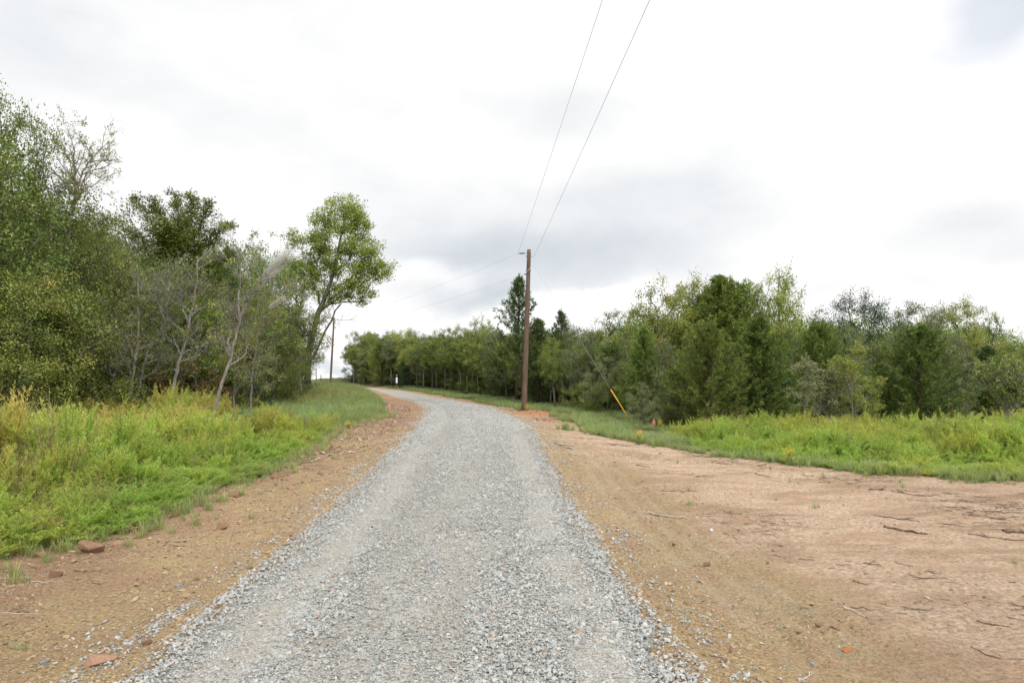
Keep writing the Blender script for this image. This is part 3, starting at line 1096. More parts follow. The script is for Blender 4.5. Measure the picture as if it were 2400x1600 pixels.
def finish_tree(name, gt, gc, bark, leaf, height):
    tm, cm = gt.mesh(name + '_trunk', True), (gc.mesh(name + '_crown') if gc is not None and gc.n else None)
    tm.materials.append(bark)
    if cm is not None:
        cm.materials.append(leaf)
    return {'name': name, 'trunk': tm, 'crown': cm, 'h': height}


def grow(gt, trunk, r0, targets, rr, up_pen=1.5, rmin=0.006, sides=6, wob=0.07):
    """branches from a trunk line to every target point, thick where many share them"""
    pos = [np.array(p, float) for p in trunk]
    par = [-1] + list(range(len(trunk) - 1))
    chains = [list(range(len(trunk)))]
    order = np.argsort(np.linalg.norm(targets - pos[0], axis=1))
    ends = []
    plen = [float(np.linalg.norm(np.array(trunk[i]) - np.array(trunk[0]))) for i in range(len(trunk))]
    for t in targets[order]:
        P = np.array(pos)
        dv = t - P
        dist = np.linalg.norm(dv, axis=1)
        down = np.maximum(-dv[:, 2], 0) + np.maximum(0.25 * dist - dv[:, 2], 0) * 0.8
        cost = dist + 0.38 * np.array(plen) + up_pen * down + np.where(np.arange(len(P)) < 2, 1.5, 0)
        i = int(np.argmin(cost))
        ns = max(2, int(dist[i] / 0.45))
        ch = [i]
        prev = i
        side = rr.normal(0, wob * dist[i], 3)
        for k in range(1, ns + 1):
            u = k / ns
            p = pos[i] + dv[i] * u + side * math.sin(u * math.pi) + rr.normal(0, 0.02, 3) * (u < 1)
            p[2] += 0.12 * dist[i] * (u ** 0.6 - u)
            pos.append(p)
            plen.append(plen[prev] + float(np.linalg.norm(p - pos[prev])))
            par.append(prev)
            prev = len(pos) - 1
            ch.append(prev)
        chains.append(ch)
        ends.append(prev)
    cnt = np.zeros(len(pos))
    for e in ends:
        cnt[e] += 1
    for i in range(len(pos) - 1, 0, -1):
        cnt[par[i]] += cnt[i]
    tot = max(cnt[0], 1)
    P = np.array(pos)
    rad = np.maximum(r0 * 0.8 * (np.maximum(cnt, 0.3) / tot) ** 0.56, rmin)
    hmin = P[:len(trunk), 2]
    rad[:len(trunk)] = np.maximum(rad[:len(trunk)], r0 * (1 - 0.8 * (hmin - hmin[0]) / max(np.ptp(hmin), 1e-3)) * 0.8)
    rad[0] = r0 * 1.35
    for k, ch in enumerate(chains):
        rd = rad[ch].copy()
        if k:
            rd[0] = min(rd[0], rd[1] * 1.3)
        tube(gt, P[ch], rd, sides if rd.max() > 0.03 else 4, 0.5)
    return P, np.array(ends), chains


def leaf_cluster(g, c, n, R, L, W, rr, shade=0.0, outd=None, flat=0.8, sd=0.12, vs=0.15):
    p = rr.normal(0, 1, (n, 3))
    p = unit(p) * (rr.random((n, 1)) ** 0.5) * np.array([R, R, R * flat])
    d = unit(p) * 0.6 + rr.normal(0, 0.6, (n, 3)) + (0 if outd is None else outd * 0.5)
    v0 = rr.normal(0.46 + shade, vs)
    kites(g, c + p, d, L * (0.7 + 0.6 * rr.random(n)), W * (0.7 + 0.6 * rr.random(n)), np.clip(v0 + rr.normal(0, sd, n), 0, 1), rr,
          nrm=unit(p) * 0.9 + np.array([0, 0, 0.75]))


def sample_lobes(lobes, n, rr, gap=0.0):
    w = np.array([l[3] * l[4] * l[5] for l in lobes]) ** 0.75
    w = w / w.sum()
    out = []
    for l, k in zip(lobes, np.round(w * n).astype(int)):
        k = max(k, 2)
        d = unit(rr.normal(size=(k, 3)))
        r = (0.35 + 0.65 * rr.random((k, 1)) ** 0.6) * (0.82 + 0.3 * rr.random((k, 1)))
        out.append(np.array(l[:3]) + d * r * np.array(l[3:6]))
    return np.concatenate(out)


def broadleaf(name, seed, trunk, r0, lobes, ncl, per, leaf, bark, R=0.34, L=0.085, W=0.045, up=1.5, flat=0.8, twigs=0):
    rr = np.random.default_rng(seed)
    gt, gc = Geo(), Geo()
    T = sample_lobes(lobes, ncl, rr)
    P, ends, chains = grow(gt, trunk, r0, T, rr, up)
    for e in ends:
        c = P[e]
        m = int(per * (0.45 + 1.0 * rr.random()))
        leaf_cluster(gc, c, m, R * (0.65 + 0.7 * rr.random()), L, W, rr, flat=flat)
    for ch in chains[1:]:                                             # leaves along the outer half of each limb
        if rr.random() < 0.75:
            q = P[ch[len(ch) // 2]]
            leaf_cluster(gc, q, per // 3, R * 0.6, L, W, rr, flat=flat)
    for k in range(twigs):
        e = P[ends[rr.integers(len(ends))]]
        d = unit(rr.normal(0, 0.6, 3) + np.array([0, 0, 0.7]))
        t = np.linspace(0, 1, 5)[:, None]
        pts = e + d * t * (0.25 + 0.4 * rr.random()) + rr.normal(0, 0.03, (5, 3)) * t
        tube(gt, pts, np.linspace(0.008, 0.003, 5), 3, 0.5, False)
        m = 10
        tt = rr.random(m)
        c = np.array([np.interp(tt, np.linspace(0, 1, 5), pts[:, i]) for i in range(3)]).T
        kites(gc, c, d + rr.normal(0, 0.7, (m, 3)), L * 0.9, W * 0.9, np.clip(rr.normal(0.5, 0.2, m), 0, 1), rr)
    return finish_tree(name, gt, gc, bark, leaf, float(np.percentile(np.concatenate(gc.v)[:, 2], 99.3)))


def cedar(name, seed, h, w, leaf, nbr=120, nsp=230, base=0.03, pow_=0.8, lean=0.0, spr=(0.10, 0.026), open_=0.0):
    rr = np.random.default_rng(seed)
    gt, gc = Geo(), Geo()
    t = np.linspace(0, 1, 9)[:, None]
    tr = np.array([[0, 0, 0.0]]) + t * np.array([lean, 0, h * 0.97]) + np.concatenate([np.zeros((1, 3)), rr.normal(0, 0.03, (8, 3)) * [1, 1, 0]])
    tube(gt, tr, np.linspace(0.022 * h, 0.01, 9), 7)
    for k in range(nbr):
        u = base + (1 - base) * ((k + rr.random()) / nbr) ** 0.92
        prof = (1 - u) ** pow_ * (0.55 + 0.45 * min(1, u / 0.22)) * (0.72 + 0.5 * rr.random()) + 0.02
        if rr.random() < open_:
            continue
        ln = w * 0.5 * prof * 1.12
        az = k * 2.39996 + rr.normal(0, 0.3)
        el = math.radians(5 + 48 * u + rr.normal(0, 9))
        o = np.array([np.interp(u, t[:, 0], tr[:, i]) for i in range(3)])
        hd = np.array([math.cos(az), math.sin(az), 0])
        s = np.linspace(0, 1, 5)[:, None]
        pts = o + hd * s * ln * math.cos(el) + np.array([0, 0, 1]) * (s * math.sin(el) + 0.22 * s ** 2) * ln
        tube(gt, pts, np.linspace(0.006 + 0.008 * ln, 0.003, 5), 4, 0.5, False)
        m = int(nsp * (0.25 + ln / (w * 0.5)))
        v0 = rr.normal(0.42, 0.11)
        nsub = 5 + int(ln * 7)
        for j in range(nsub):
            q = 0.22 + 0.80 * (j + rr.random()) / nsub
            c0 = np.array([np.interp(q, s[:, 0], pts[:, i]) for i in range(3)])
            dd = unit(hd * 0.55 + rr.normal(0, 0.42, 3) + np.array([0, 0, 0.45]))
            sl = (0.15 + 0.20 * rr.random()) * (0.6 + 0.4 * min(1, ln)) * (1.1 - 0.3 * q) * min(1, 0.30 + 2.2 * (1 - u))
            mm = max(6, m // nsub)
            x = rr.random(mm)
            c = c0 + dd * (x * sl)[:, None] + rr.normal(0, 0.035, (mm, 3))
            d = dd + rr.normal(0, 0.42, (mm, 3))
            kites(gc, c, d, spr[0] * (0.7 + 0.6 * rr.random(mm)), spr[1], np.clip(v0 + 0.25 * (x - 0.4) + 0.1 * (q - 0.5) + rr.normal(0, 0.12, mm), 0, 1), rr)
    m = 50
    x = rr.random(m)
    kites(gc, np.array([lean, 0, h * 0.86]) + np.array([0, 0, 1]) * (x * h * 0.14)[:, None] + rr.normal(0, 0.04, (m, 3)) * (1.1 - x)[:, None],
          rr.normal(0, 0.4, (m, 3)) + [0, 0, 1.0], spr[0], spr[1], 0.5, rr)
    return finish_tree(name, gt, gc, BARK_RED, leaf, h)


def thin_tree(name, seed, h, leaf, crown0=0.45, w=1.6, per=34, ncl=46, r0=0.05, lean=0.2, bark=None):
    w, ncl, per = w * 1.25, ncl * 2, int(per * 1.5)
    rr = np.random.default_rng(seed)
    t = np.linspace(0, 1, 8)
    tr = np.stack([lean * t ** 1.5 + rr.normal(0, 0.04, 8) * (t > 0), rr.normal(0, 0.04, 8) * (t > 0), t * h * 0.9], -1)
    lobes = [(lean * 0.7, 0, h * (crown0 + 1) / 2 * 0.96, w * 0.5, w * 0.5, h * (1 - crown0) / 2),
             (lean * 0.5 + 0.2 * w, 0.1, h * (crown0 + 0.12), w * 0.4, w * 0.4, h * 0.13), (lean, -0.1 * w, h * 0.86, w * 0.3, w * 0.3, h * 0.13)]
    return broadleaf(name, seed + 1, tr, r0, lobes, ncl, per, leaf, bark or BARK_GREY, R=0.30, L=0.10, W=0.055)


def bare_branches(gt, rr, p, d, ln, r, depth, out, droop=0.0, gc=None, leafy=0.0):
    n = 5
    pts = [p]
    dd = d.copy()
    for k in range(n):
        dd = unit(dd + rr.normal(0, 0.16, 3) + np.array([0, 0, 0.05 - droop]))
        pts.append(pts[-1] + dd * ln / n)
    pts = np.array(pts)
    r1 = max(r * 0.45, 0.0022)
    tube(gt, pts, np.linspace(r, r1, n + 1), 5 if r > 0.012 else 3, 0.5, False)
    out.append(pts[-1])
    if gc is not None and depth <= 1 and rr.random() < leafy:
        m = rr.integers(5, 16)
        x = rr.random(m)
        c = np.array([np.interp(x, np.linspace(0, 1, n + 1), pts[:, i]) for i in range(3)]).T + rr.normal(0, 0.03, (m, 3))
        kites(gc, c, dd + rr.normal(0, 0.6, (m, 3)), 0.06, 0.028, np.clip(rr.normal(0.6, 0.25, m), 0, 1), rr)
    if depth <= 0:
        return
    for k in range(rr.integers(3, 5) if depth > 1 else rr.integers(2, 5)):
        q = 0.25 + 0.72 * rr.random()
        o = np.array([np.interp(q, np.linspace(0, 1, n + 1), pts[:, i]) for i in range(3)])
        sd = unit(np.cross(dd, rr.normal(size=3)))
        nd = unit(dd * 0.75 + sd * (0.55 + 0.5 * rr.random()) + np.array([0, 0, 0.1]))
        bare_branches(gt, rr, o, nd, ln * (0.42 + 0.25 * rr.random()), max(r * (0.62 - 0.25 * q), 0.0025), depth - 1, out, droop, gc, leafy)


def bare_tree(name, seed, stems, r0, nb=14, blen=1.3, depth=3, bark=None, leafy=0.0, leaf=None, start=0.3, zbias=0.25):
    """stems: lists of 3-d points, the first one the trunk"""
    rr = np.random.default_rng(seed)
    gt, gc = Geo(), Geo()
    tips = []
    for si, st in enumerate(stems):
        st = np.array(st, float)
        tt = np.linspace(0, 1, len(st))
        uu = np.linspace(0, 1, len(st) * 4)
        pts = np.array([np.interp(uu, tt, st[:, i]) for i in range(3)]).T
        pts[1:-1] = (pts[:-2] + 2 * pts[1:-1] + pts[2:]) / 4 + rr.normal(0, r0 * 0.22, (len(uu) - 2, 3))
        r = r0 * (1 if si == 0 else 0.6)
        tube(gt, pts, np.interp(uu, [0, 0.04, 1], [r * 1.25, r, r * 0.22]), 8)
        k = nb if si == 0 else max(3, nb // 2)
        for j in range(k):
            u = start + (1 - start) * (j + rr.random()) / k
            o = np.array([np.interp(u, uu, pts[:, i]) for i in range(3)])
            ax = unit(np.array([np.interp(min(u + .05, 1), uu, pts[:, i]) for i in range(3)]) - np.array([np.interp(u - .05, uu, pts[:, i]) for i in range(3)]))
            a = rr.random() * 6.283
            nd = unit(ax * 0.55 + np.array([math.cos(a), math.sin(a), zbias]))
            bare_branches(gt, rr, o, nd, blen * (0.55 + 0.6 * rr.random()) * (1.15 - 0.55 * u), max(r * (0.62 - 0.4 * u), 0.004), depth, tips, 0, gc if leaf else None, leafy)
    return finish_tree(name, gt, gc if leaf else None, bark or BARK_GREY, leaf, max(p[2] for s in stems for p in s))


def put_tree(pr, x, y, label, cat='tree', group=None, scale=1.0, wide=1.0, rz=None, name=None, sink=0.05, tilt=0.0):
    e = empty(name or pr['name'], (x, y, gz(x, y) - sink), 0)
    e.rotation_euler = (tilt * random.uniform(-1, 1), tilt * random.uniform(-1, 1), random.random() * 6.283 if rz is None else rz)
    e.scale = (scale * wide, scale * wide, scale)
    tag(e, label, cat, group)
    for key in ('trunk', 'crown'):
        if pr[key] is not None:
            c = bpy.data.objects.new(key, pr[key])
            c.parent = e
            COL.objects.link(c)
    return e


def put_px(pr, px, d, top, label, **kw):
    """stand a copy of pr at depth d on the bearing of photo column px, tall enough to reach row top"""
    x = (px - CX) / F * d
    z0 = gz(x, d)
    h = H_EYE + (HY - top) / F * d - z0
    s = h / pr['h']
    wpx = kw.pop('w', None)
    wide = kw.pop('wide', 1.0)
    return put_tree(pr, x, d, label, scale=s, wide=wide, **kw)


# ---- kinds
def kinds():
    K = {}
    for i in range(3):
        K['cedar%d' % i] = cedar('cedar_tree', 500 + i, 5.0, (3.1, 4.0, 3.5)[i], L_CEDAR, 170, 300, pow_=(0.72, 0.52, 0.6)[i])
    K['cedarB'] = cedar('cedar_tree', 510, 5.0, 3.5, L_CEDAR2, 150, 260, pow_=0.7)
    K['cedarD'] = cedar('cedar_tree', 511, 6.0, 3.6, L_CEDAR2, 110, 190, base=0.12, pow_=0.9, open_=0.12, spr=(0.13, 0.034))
    for i in range(3):
        K['thin%d' % i] = thin_tree('slender_tree', 520 + 2 * i, 5.2, (L_GREY, L_LIGHT, L_GREEN)[i], (0.42, 0.5, 0.45)[i], (1.7, 1.9, 2.1)[i])
    K['pole_wood'] = thin_tree('slender_tree', 530, 5.0, L_OLIVE, 0.5, 2.0, 40, 60, 0.06)

    def dome(nm, seed, h, w, leaf, ncl=110, per=52, low=0.18, **k):
        k.setdefault('twigs', 26)
        w, ncl, per = w * 1.18, int(ncl * 1.5), int(per * 1.75)
        tr = [(0, 0, 0), (0.05, 0, h * 0.15), (0.0, 0.08, h * 0.3), (0.1, 0, h * 0.5), (0.05, 0, h * 0.68)]
        c = (low + 1) / 2
        lobes = [(0, 0, h * (c + 0.05), w * 0.42, w * 0.42, h * (1 - low) * 0.42), (w * 0.22, 0.1, h * (low + 0.28), w * 0.33, w * 0.33, h * 0.22),
                 (-w * 0.24, -0.1, h * (low + 0.32), w * 0.3, w * 0.3, h * 0.22), (0.05 * w, -w * 0.2, h * (low + 0.2), w * 0.3, w * 0.3, h * 0.2),
                 (-0.1 * w, 0.1, h * 0.88, w * 0.2, w * 0.2, h * 0.11), (0.17 * w, 0, h * 0.8, w * 0.16, w * 0.2, h * 0.12)]
        return broadleaf(nm, seed, tr, 0.026 * h, lobes, ncl, per, leaf, BARK_DARK, **k)
    K['light0'] = dome('broadleaf_tree', 540, 6.0, 4.0, L_LIGHT, 105, 46, 0.2)
    K['light1'] = dome('broadleaf_tree', 541, 6.0, 3.3, L_LIGHT, 85, 42, 0.3)
    K['grey0'] = dome('broadleaf_tree', 542, 6.0, 4.4, L_GREY, 115, 50, 0.12)
    K['grey1'] = dome('broadleaf_tree', 543, 6.0, 3.6, L_GREY, 100, 44, 0.1)
    K['green0'] = dome('broadleaf_tree', 544, 6.0, 4.2, L_GREEN, 120, 52, 0.12)
    K['green1'] = dome('broadleaf_tree', 545, 6.0, 3.4, L_GREEN, 100, 48, 0.2)
    K['olive0'] = dome('broadleaf_tree', 546, 7.0, 5.0, L_OLIVE, 190, 66, 0.04, R=0.42, twigs=40, L=0.07, W=0.04)
    K['olive1'] = dome('broadleaf_tree', 547, 6.5, 4.4, L_OLIVE, 170, 60, 0.05, R=0.4, twigs=50, L=0.07, W=0.04)
    K['oak'] = dome('oak_tree', 548, 7.0, 5.6, L_DARK, 140, 60, 0.25, R=0.42)
    K['bush0'] = dome('bush', 549, 2.4, 2.6, L_OLIVE, 55, 50, 0.0, R=0.26, L=0.06, W=0.035)
    K['bush1'] = dome('bush', 550, 2.4, 2.6, L_GREEN, 55, 50, 0.0, R=0.26, L=0.06, W=0.035)
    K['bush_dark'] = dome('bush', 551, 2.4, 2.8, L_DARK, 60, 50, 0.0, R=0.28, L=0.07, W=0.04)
    K['rust'] = dome('bush', 552, 2.2, 2.6, L_RUST, 40, 34, 0.05, R=0.26, L=0.06, W=0.03)
    K['sparse'] = dome('broadleaf_tree', 553, 6.0, 3.6, L_OLIVE, 60, 30, 0.25, R=0.30, twigs=30)
    rr = np.random.default_rng(9)
    for i in range(3):
        st = [[(0, 0, 0), (0.08, 0, 1.0), (0.0 + 0.2 * (i - 1), 0.1, 2.0), (0.3 * (i - 1), 0, 3.0), (0.35 * (i - 1), 0, 3.9)],
              [(0.02, 0, 0.8), (-0.3, 0.1, 1.7), (-0.45, 0.1, 2.7), (-0.5, 0, 3.3)]]
        K['bare%d' % i] = bare_tree('bare_tree', 560 + i, st, 0.032, 11, 1.1, 3, leafy=0.10, leaf=L_OLIVE)
    return K


K = kinds()


def special_trees():
    """the individuals one recognises, each with its own skeleton"""
    # tall elm by the bend, leaning to the right, crown well above the road
    d = 39.0
    bx, by = (724 - CX) / F * d, d
    z0 = gz(bx, by)

    def loc(px, py, dy=0.0):
        p = at(px, py, d + dy)
        return (p[0] - bx, p[1] - by, p[2] - z0)
    trunk = [loc(720, 912), loc(722, 870), loc(723, 830), loc(735, 780), loc(745, 735), loc(765, 690), loc(782, 640), loc(790, 600), loc(800, 550), loc(812, 505)]
    fz = d / F

    def lobe(px, py, rx, ry, dy=0.0, rd=None):
        c = loc(px, py, dy)
        return (*c, rx * fz, (rd or rx) * fz, ry * fz)
    lobes = [lobe(808, 500, 55, 38), lobe(845, 520, 32, 36, 0.3), lobe(760, 525, 32, 26, -0.3), lobe(800, 560, 72, 34), lobe(735, 575, 40, 30, 0.2),
             lobe(840, 610, 62, 34, -0.3), lobe(760, 620, 52, 38, 0.4), lobe(885, 640, 36, 22, 0.2), lobe(835, 670, 50, 26, 0.1), lobe(740, 665, 40, 34, 0.5),
             lobe(715, 620, 34, 30, 0.4), lobe(790, 690, 40, 26, 0.6), lobe(858, 695, 26, 22, 0.1), lobe(895, 618, 26, 24), lobe(870, 585, 30, 26), lobe(700, 560, 24, 18), lobe(690, 640, 26, 26)]
    rr = np.random.default_rng(601)
    gt, gc = Geo(), Geo()
    T = sample_lobes(lobes, 400, rr)
    P, ends, chains = grow(gt, trunk, 0.19, T, rr, 1.2)
    for e in ends:
        leaf_cluster(gc, P[e], int(45 + 70 * rr.random()), 0.27 + 0.26 * rr.random(), 0.12, 0.062, rr, shade=0.04, sd=0.15, vs=0.09)
    # second stem leaving low on the right, nearly bare
    st = [loc(728, 845), loc(745, 815), loc(762, 775), loc(778, 750), loc(785, 728), loc(800, 712)]
    uu = np.linspace(0, 1, 18)
    pts = np.array([np.interp(uu, np.linspace(0, 1, 6), np.array(st)[:, i]) for i in range(3)]).T
    tube(gt, pts, np.linspace(0.085, 0.03, 18), 7)
    tips = []
    for (a, b) in ((loc(778, 752), loc(765, 718)), (loc(782, 748), loc(835, 758)), (loc(790, 720), loc(812, 700)), (loc(785, 735), loc(775, 700)), (loc(765, 772), loc(758, 745))):
        a, b = np.array(a), np.array(b)
        bare_branches(gt, rr, a, unit(b - a), float(np.linalg.norm(b - a)), 0.017, 2, tips)
    tube(gt, np.array([loc(716, 860), loc(714, 835), loc(719, 812)]), [0.05, 0.12, 0.05], 7)       # burl
    pr = finish_tree('elm_tree', gt, gc, BARK_DARK, L_GREEN2, 10)
    put_tree(pr, bx, by, 'tall leaning tree with a dark forked trunk standing alone beside the grassy knoll', rz=0, sink=0.0)

    # spiky twin-topped elm in the left wood
    d = 27.0
    bx, by = (415 - CX) / F * d, d
    z0 = gz(bx, by)
    fz = d / F

    def loc(px, py, dy=0.0):
        p = at(px, py, d + dy)
        return (p[0] - bx, p[1] - by, p[2] - z0)
    gt, gc = Geo(), Geo()
    rr = np.random.default_rng(602)
    trunk = [loc(415, 975), loc(412, 900), loc(418, 820), loc(415, 740), loc(412, 660), loc(412, 600)]
    limbs = [[(400, 640), (375, 560), (345, 500), (315, 462)], [(405, 620), (385, 560), (372, 500), (358, 470)], [(412, 600), (420, 540), (416, 490), (410, 456)],
             [(414, 600), (436, 540), (450, 490), (445, 455)], [(416, 610), (450, 560), (475, 515), (492, 470)], [(420, 640), (470, 590), (510, 550), (540, 528)],
             [(410, 660), (370, 610), (330, 560), (300, 540)], [(420, 660), (480, 640), (520, 600), (560, 590)], [(410, 600), (398, 555), (385, 530), (372, 515)]]
    tube(gt, trunk, [0.2, 0.15, 0.14, 0.13, 0.11, 0.09], 8)
    for li, lb in enumerate(limbs):
        dy = rr.normal(0, 0.5)
        pts = np.array([loc(px, py, dy * k / 3) for k, (px, py) in enumerate(lb)])
        uu = np.linspace(0, 1, 14)
        pts = np.array([np.interp(uu, np.linspace(0, 1, 4), pts[:, i]) for i in range(3)]).T + rr.normal(0, 0.025, (14, 3))
        tube(gt, pts, np.linspace(0.06, 0.008, 14), 5)
        for u in np.linspace(0.12, 1.0, 26):
            c = np.array([np.interp(u, uu, pts[:, i]) for i in range(3)])
            R = 0.42 * (1 - u) ** 0.8 + 0.15
            leaf_cluster(gc, c + rr.normal(0, 0.11, 3), int(45 + 130 * (1 - u)), R, 0.09, 0.045, rr, shade=-0.2)
            for j in range(2):                                       # side shoots
                dd = unit(rr.normal(0, 0.8, 3) + [0, 0, 0.8])
                l = (0.25 + 0.3 * rr.random()) * (1.2 - 0.6 * u)
                tube(gt, np.array([c, c + dd * l]), [0.008, 0.003], 3, 0.5, False)
                m = 9
                x = rr.random(m)[:, None]
                kites(gc, c + dd * l * x, dd + rr.normal(0, 0.5, (m, 3)), 0.075, 0.036, np.clip(rr.normal(0.4, 0.2, m), 0, 1), rr)
    low = [(*loc(415, 720), 1.5, 1.2, 1.5), (*loc(360, 700), 1.1, 1.0, 1.2), (*loc(480, 700), 1.2, 1.0, 1.0), (*loc(420, 830), 1.7, 1.3, 1.3)]
    T = sample_lobes(low, 150, rr)
    P, ends, _ = grow(gt, trunk, 0.06, T, rr, 1.0)
    for e in ends:
        leaf_cluster(gc, P[e], 100, 0.42, 0.085, 0.042, rr)
    pr = finish_tree('elm_tree', gt, gc, BARK_DARK, L_GREEN2, 10)
    put_tree(pr, bx, by, 'dark green tree with spiky twin top rising over the middle of the left wood', rz=0, sink=0.0)

    # thin trees in front of the wood, traced as leaning stems
    def traced(stems_px, d, label, seed, r0, nb, blen, leafy=0.25, depth=3, start=0.3, name='bare_tree', leaf=None, dys=None):
        bx = (stems_px[0][0][0] - CX) / F * d
        z0 = gz(bx, d)
        st = []
        for si, s in enumerate(stems_px):
            n = len(s)
            dy = 0 if si == 0 else (dys or [0.5, -0.5, 0.4, -0.3])[si - 1]
            st.append([(at(px, py, d + dy * k / n)[0] - bx, dy * k / n, at(px, py, d + dy * k / n)[2] - z0) for k, (px, py) in enumerate(s)])
        pr = bare_tree(name, seed, st, r0, nb, blen, depth, leafy=leafy, leaf=leaf or L_OLIVE, start=start)
        return put_tree(pr, bx, d, label, rz=0, sink=0.0), (bx, z0)
    traced([[(489, 1058), (490, 1015), (503, 970), (518, 905), (535, 855), (553, 790), (562, 750), (580, 700), (618, 650), (668, 592)],
            [(562, 750), (558, 700), (565, 640), (552, 560)], [(575, 705), (600, 690), (640, 685), (668, 690)], [(540, 840), (534, 800), (545, 770), (556, 765)]],
           15.5, 'leaning bare sapling nearest the track, rising from the weeds to a web-wrapped top', 610, 0.05, 15, 1.05, 0.12, start=0.42)
    traced([[(395, 990), (402, 940), (414, 870), (436, 800), (446, 740), (458, 690), (463, 640), (461, 600)],
            [(446, 740), (470, 722), (505, 712)], [(442, 760), (425, 715), (395, 660)], [(430, 830), (450, 815), (490, 810)]],
           19.5, 'bare grey sapling with mottled trunk, next left of the web-wrapped leaning one', 611, 0.055, 14, 1.05, 0.15)
    traced([[(308, 990), (316, 950), (330, 890), (342, 830), (366, 790), (388, 755), (394, 720), (397, 660)],
            [(388, 755), (370, 712), (355, 665)], [(397, 715), (412, 700), (418, 690)], [(330, 890), (362, 870), (372, 845)]],
           20.0, 'crooked bare sapling with pale twigs left of the mottled one in the left weeds', 612, 0.055, 14, 1.05, 0.15)
    traced([[(284, 1005), (296, 970), (308, 900), (320, 830), (326, 760), (324, 700), (322, 620)],
            [(284, 1000), (268, 940), (262, 880), (250, 830), (260, 800)], [(318, 850), (300, 800), (286, 770)], [(262, 885), (285, 850), (310, 780)], [(268, 1000), (260, 985), (254, 975)]],
           19.0, 'bare sapling forking into several stems from one foot, leftmost of the pale group', 613, 0.05, 13, 1.0, 0.2, dys=[0.3, 0.4, -0.3, 0.1])
    traced([[(62, 985), (64, 930), (68, 860), (70, 780), (60, 740), (64, 710)], [(70, 780), (100, 765), (125, 745)], [(64, 965), (85, 950), (105, 928)]],
           18.0, 'thin pale stem with a forked top against the dark leaves at the far left', 614, 0.035, 9, 0.9, 0.3)
    traced([[(586, 972), (588, 935), (590, 880), (597, 840), (604, 780), (598, 740)], [(597, 850), (575, 820), (560, 800)], [(604, 790), (630, 760), (660, 730)]],
           23.0, 'small grey sapling standing upright in the weeds right of the leaning sapling', 615, 0.045, 14, 1.2, 0.45)
    traced([[(548, 975), (548, 930), (552, 880), (560, 830)], [(550, 920), (570, 890), (580, 860)]],
           22.0, 'short twiggy stem between the leaning sapling and the upright one', 616, 0.03, 8, 0.8, 0.4)
    traced([[(668, 930), (664, 890), (652, 850), (640, 820), (632, 770)], [(664, 890), (680, 860), (684, 830)]],
           30.0, 'small dark twiggy tree at the wood edge left of the tall leaning tree', 617, 0.05, 12, 1.2, 0.6)
    traced([[(706, 925), (704, 880), (690, 820), (680, 770), (672, 740)], [(700, 850), (712, 800), (716, 760)], [(704, 880), (676, 850), (660, 800)]],
           33.0, 'gnarled half-bare tree close beside the trunk of the tall leaning tree', 618, 0.08, 16, 1.4, 0.75)
    # the dead tree at the right border and thin twiggy trees before the cedars
    traced([[(2358, 1025), (2360, 985), (2362, 950), (2370, 905), (2378, 870)], [(2360, 960), (2340, 920), (2320, 895)], [(2361, 950), (2385, 925), (2405, 905)], [(2362, 940), (2345, 905), (2350, 880)], [(2362, 975), (2380, 965), (2395, 940)]],
           18.5, 'bare pale-limbed spreading tree at the right border, nearly leafless', 619, 0.045, 20, 0.8, 0.25, 3, 0.35)
    traced([[(1886, 1000), (1885, 960), (1886, 930), (1888, 890), (1884, 862)]], 20.3,
           'slim grey-green young tree with soft leaves, in front of the gap between two cedars', 620, 0.03, 24, 0.55, 1.0, 2, 0.25, name='young_tree', leaf=L_GREY)
    traced([[(1950, 1008), (1948, 960), (1950, 920), (1952, 880)], [(1950, 960), (1975, 920), (1990, 885)], [(1948, 985), (1925, 950), (1915, 910)]], 20.8,
           'tangled grey twiggy thicket with few leaves, right of the slim young tree', 621, 0.03, 20, 0.5, 0.45, 3, 0.15, name='bare_tree', leaf=L_GREY)
    traced([[(2000, 1012), (1998, 970), (1996, 900), (2005, 850), (2010, 830)], [(1997, 960), (2030, 935), (2065, 905)], [(1997, 930), (1980, 880), (1975, 850)], [(1998, 980), (2025, 975), (2060, 960)]], 20.4,
           'straggly yellowish-leaved young tree with long side arms before the big round cedar', 622, 0.03, 20, 0.5, 0.9, 2, 0.2, name='young_tree', leaf=L_LIGHT)
    # tall bare twigs standing over the left wood
    traced([[(150, 620), (165, 520), (180, 440), (200, 390), (232, 352)], [(170, 500), (190, 440), (205, 400), (245, 425)], [(175, 470), (176, 400), (172, 340), (158, 300)], [(160, 560), (120, 480), (100, 400), (110, 335)]],
           20.5, 'tall tree with bare grey top twigs poking above the big olive-leaved mass at left', 623, 0.05, 18, 1.3, 0.5, 2, 0.15)


L_GREEN2 = leaf_mat('elm_leaves', [(0.075, 0.115, 0.02), (0.18, 0.245, 0.035), (0.31, 0.37, 0.06), (0.47, 0.44, 0.10)], trans=0.42)
special_trees()


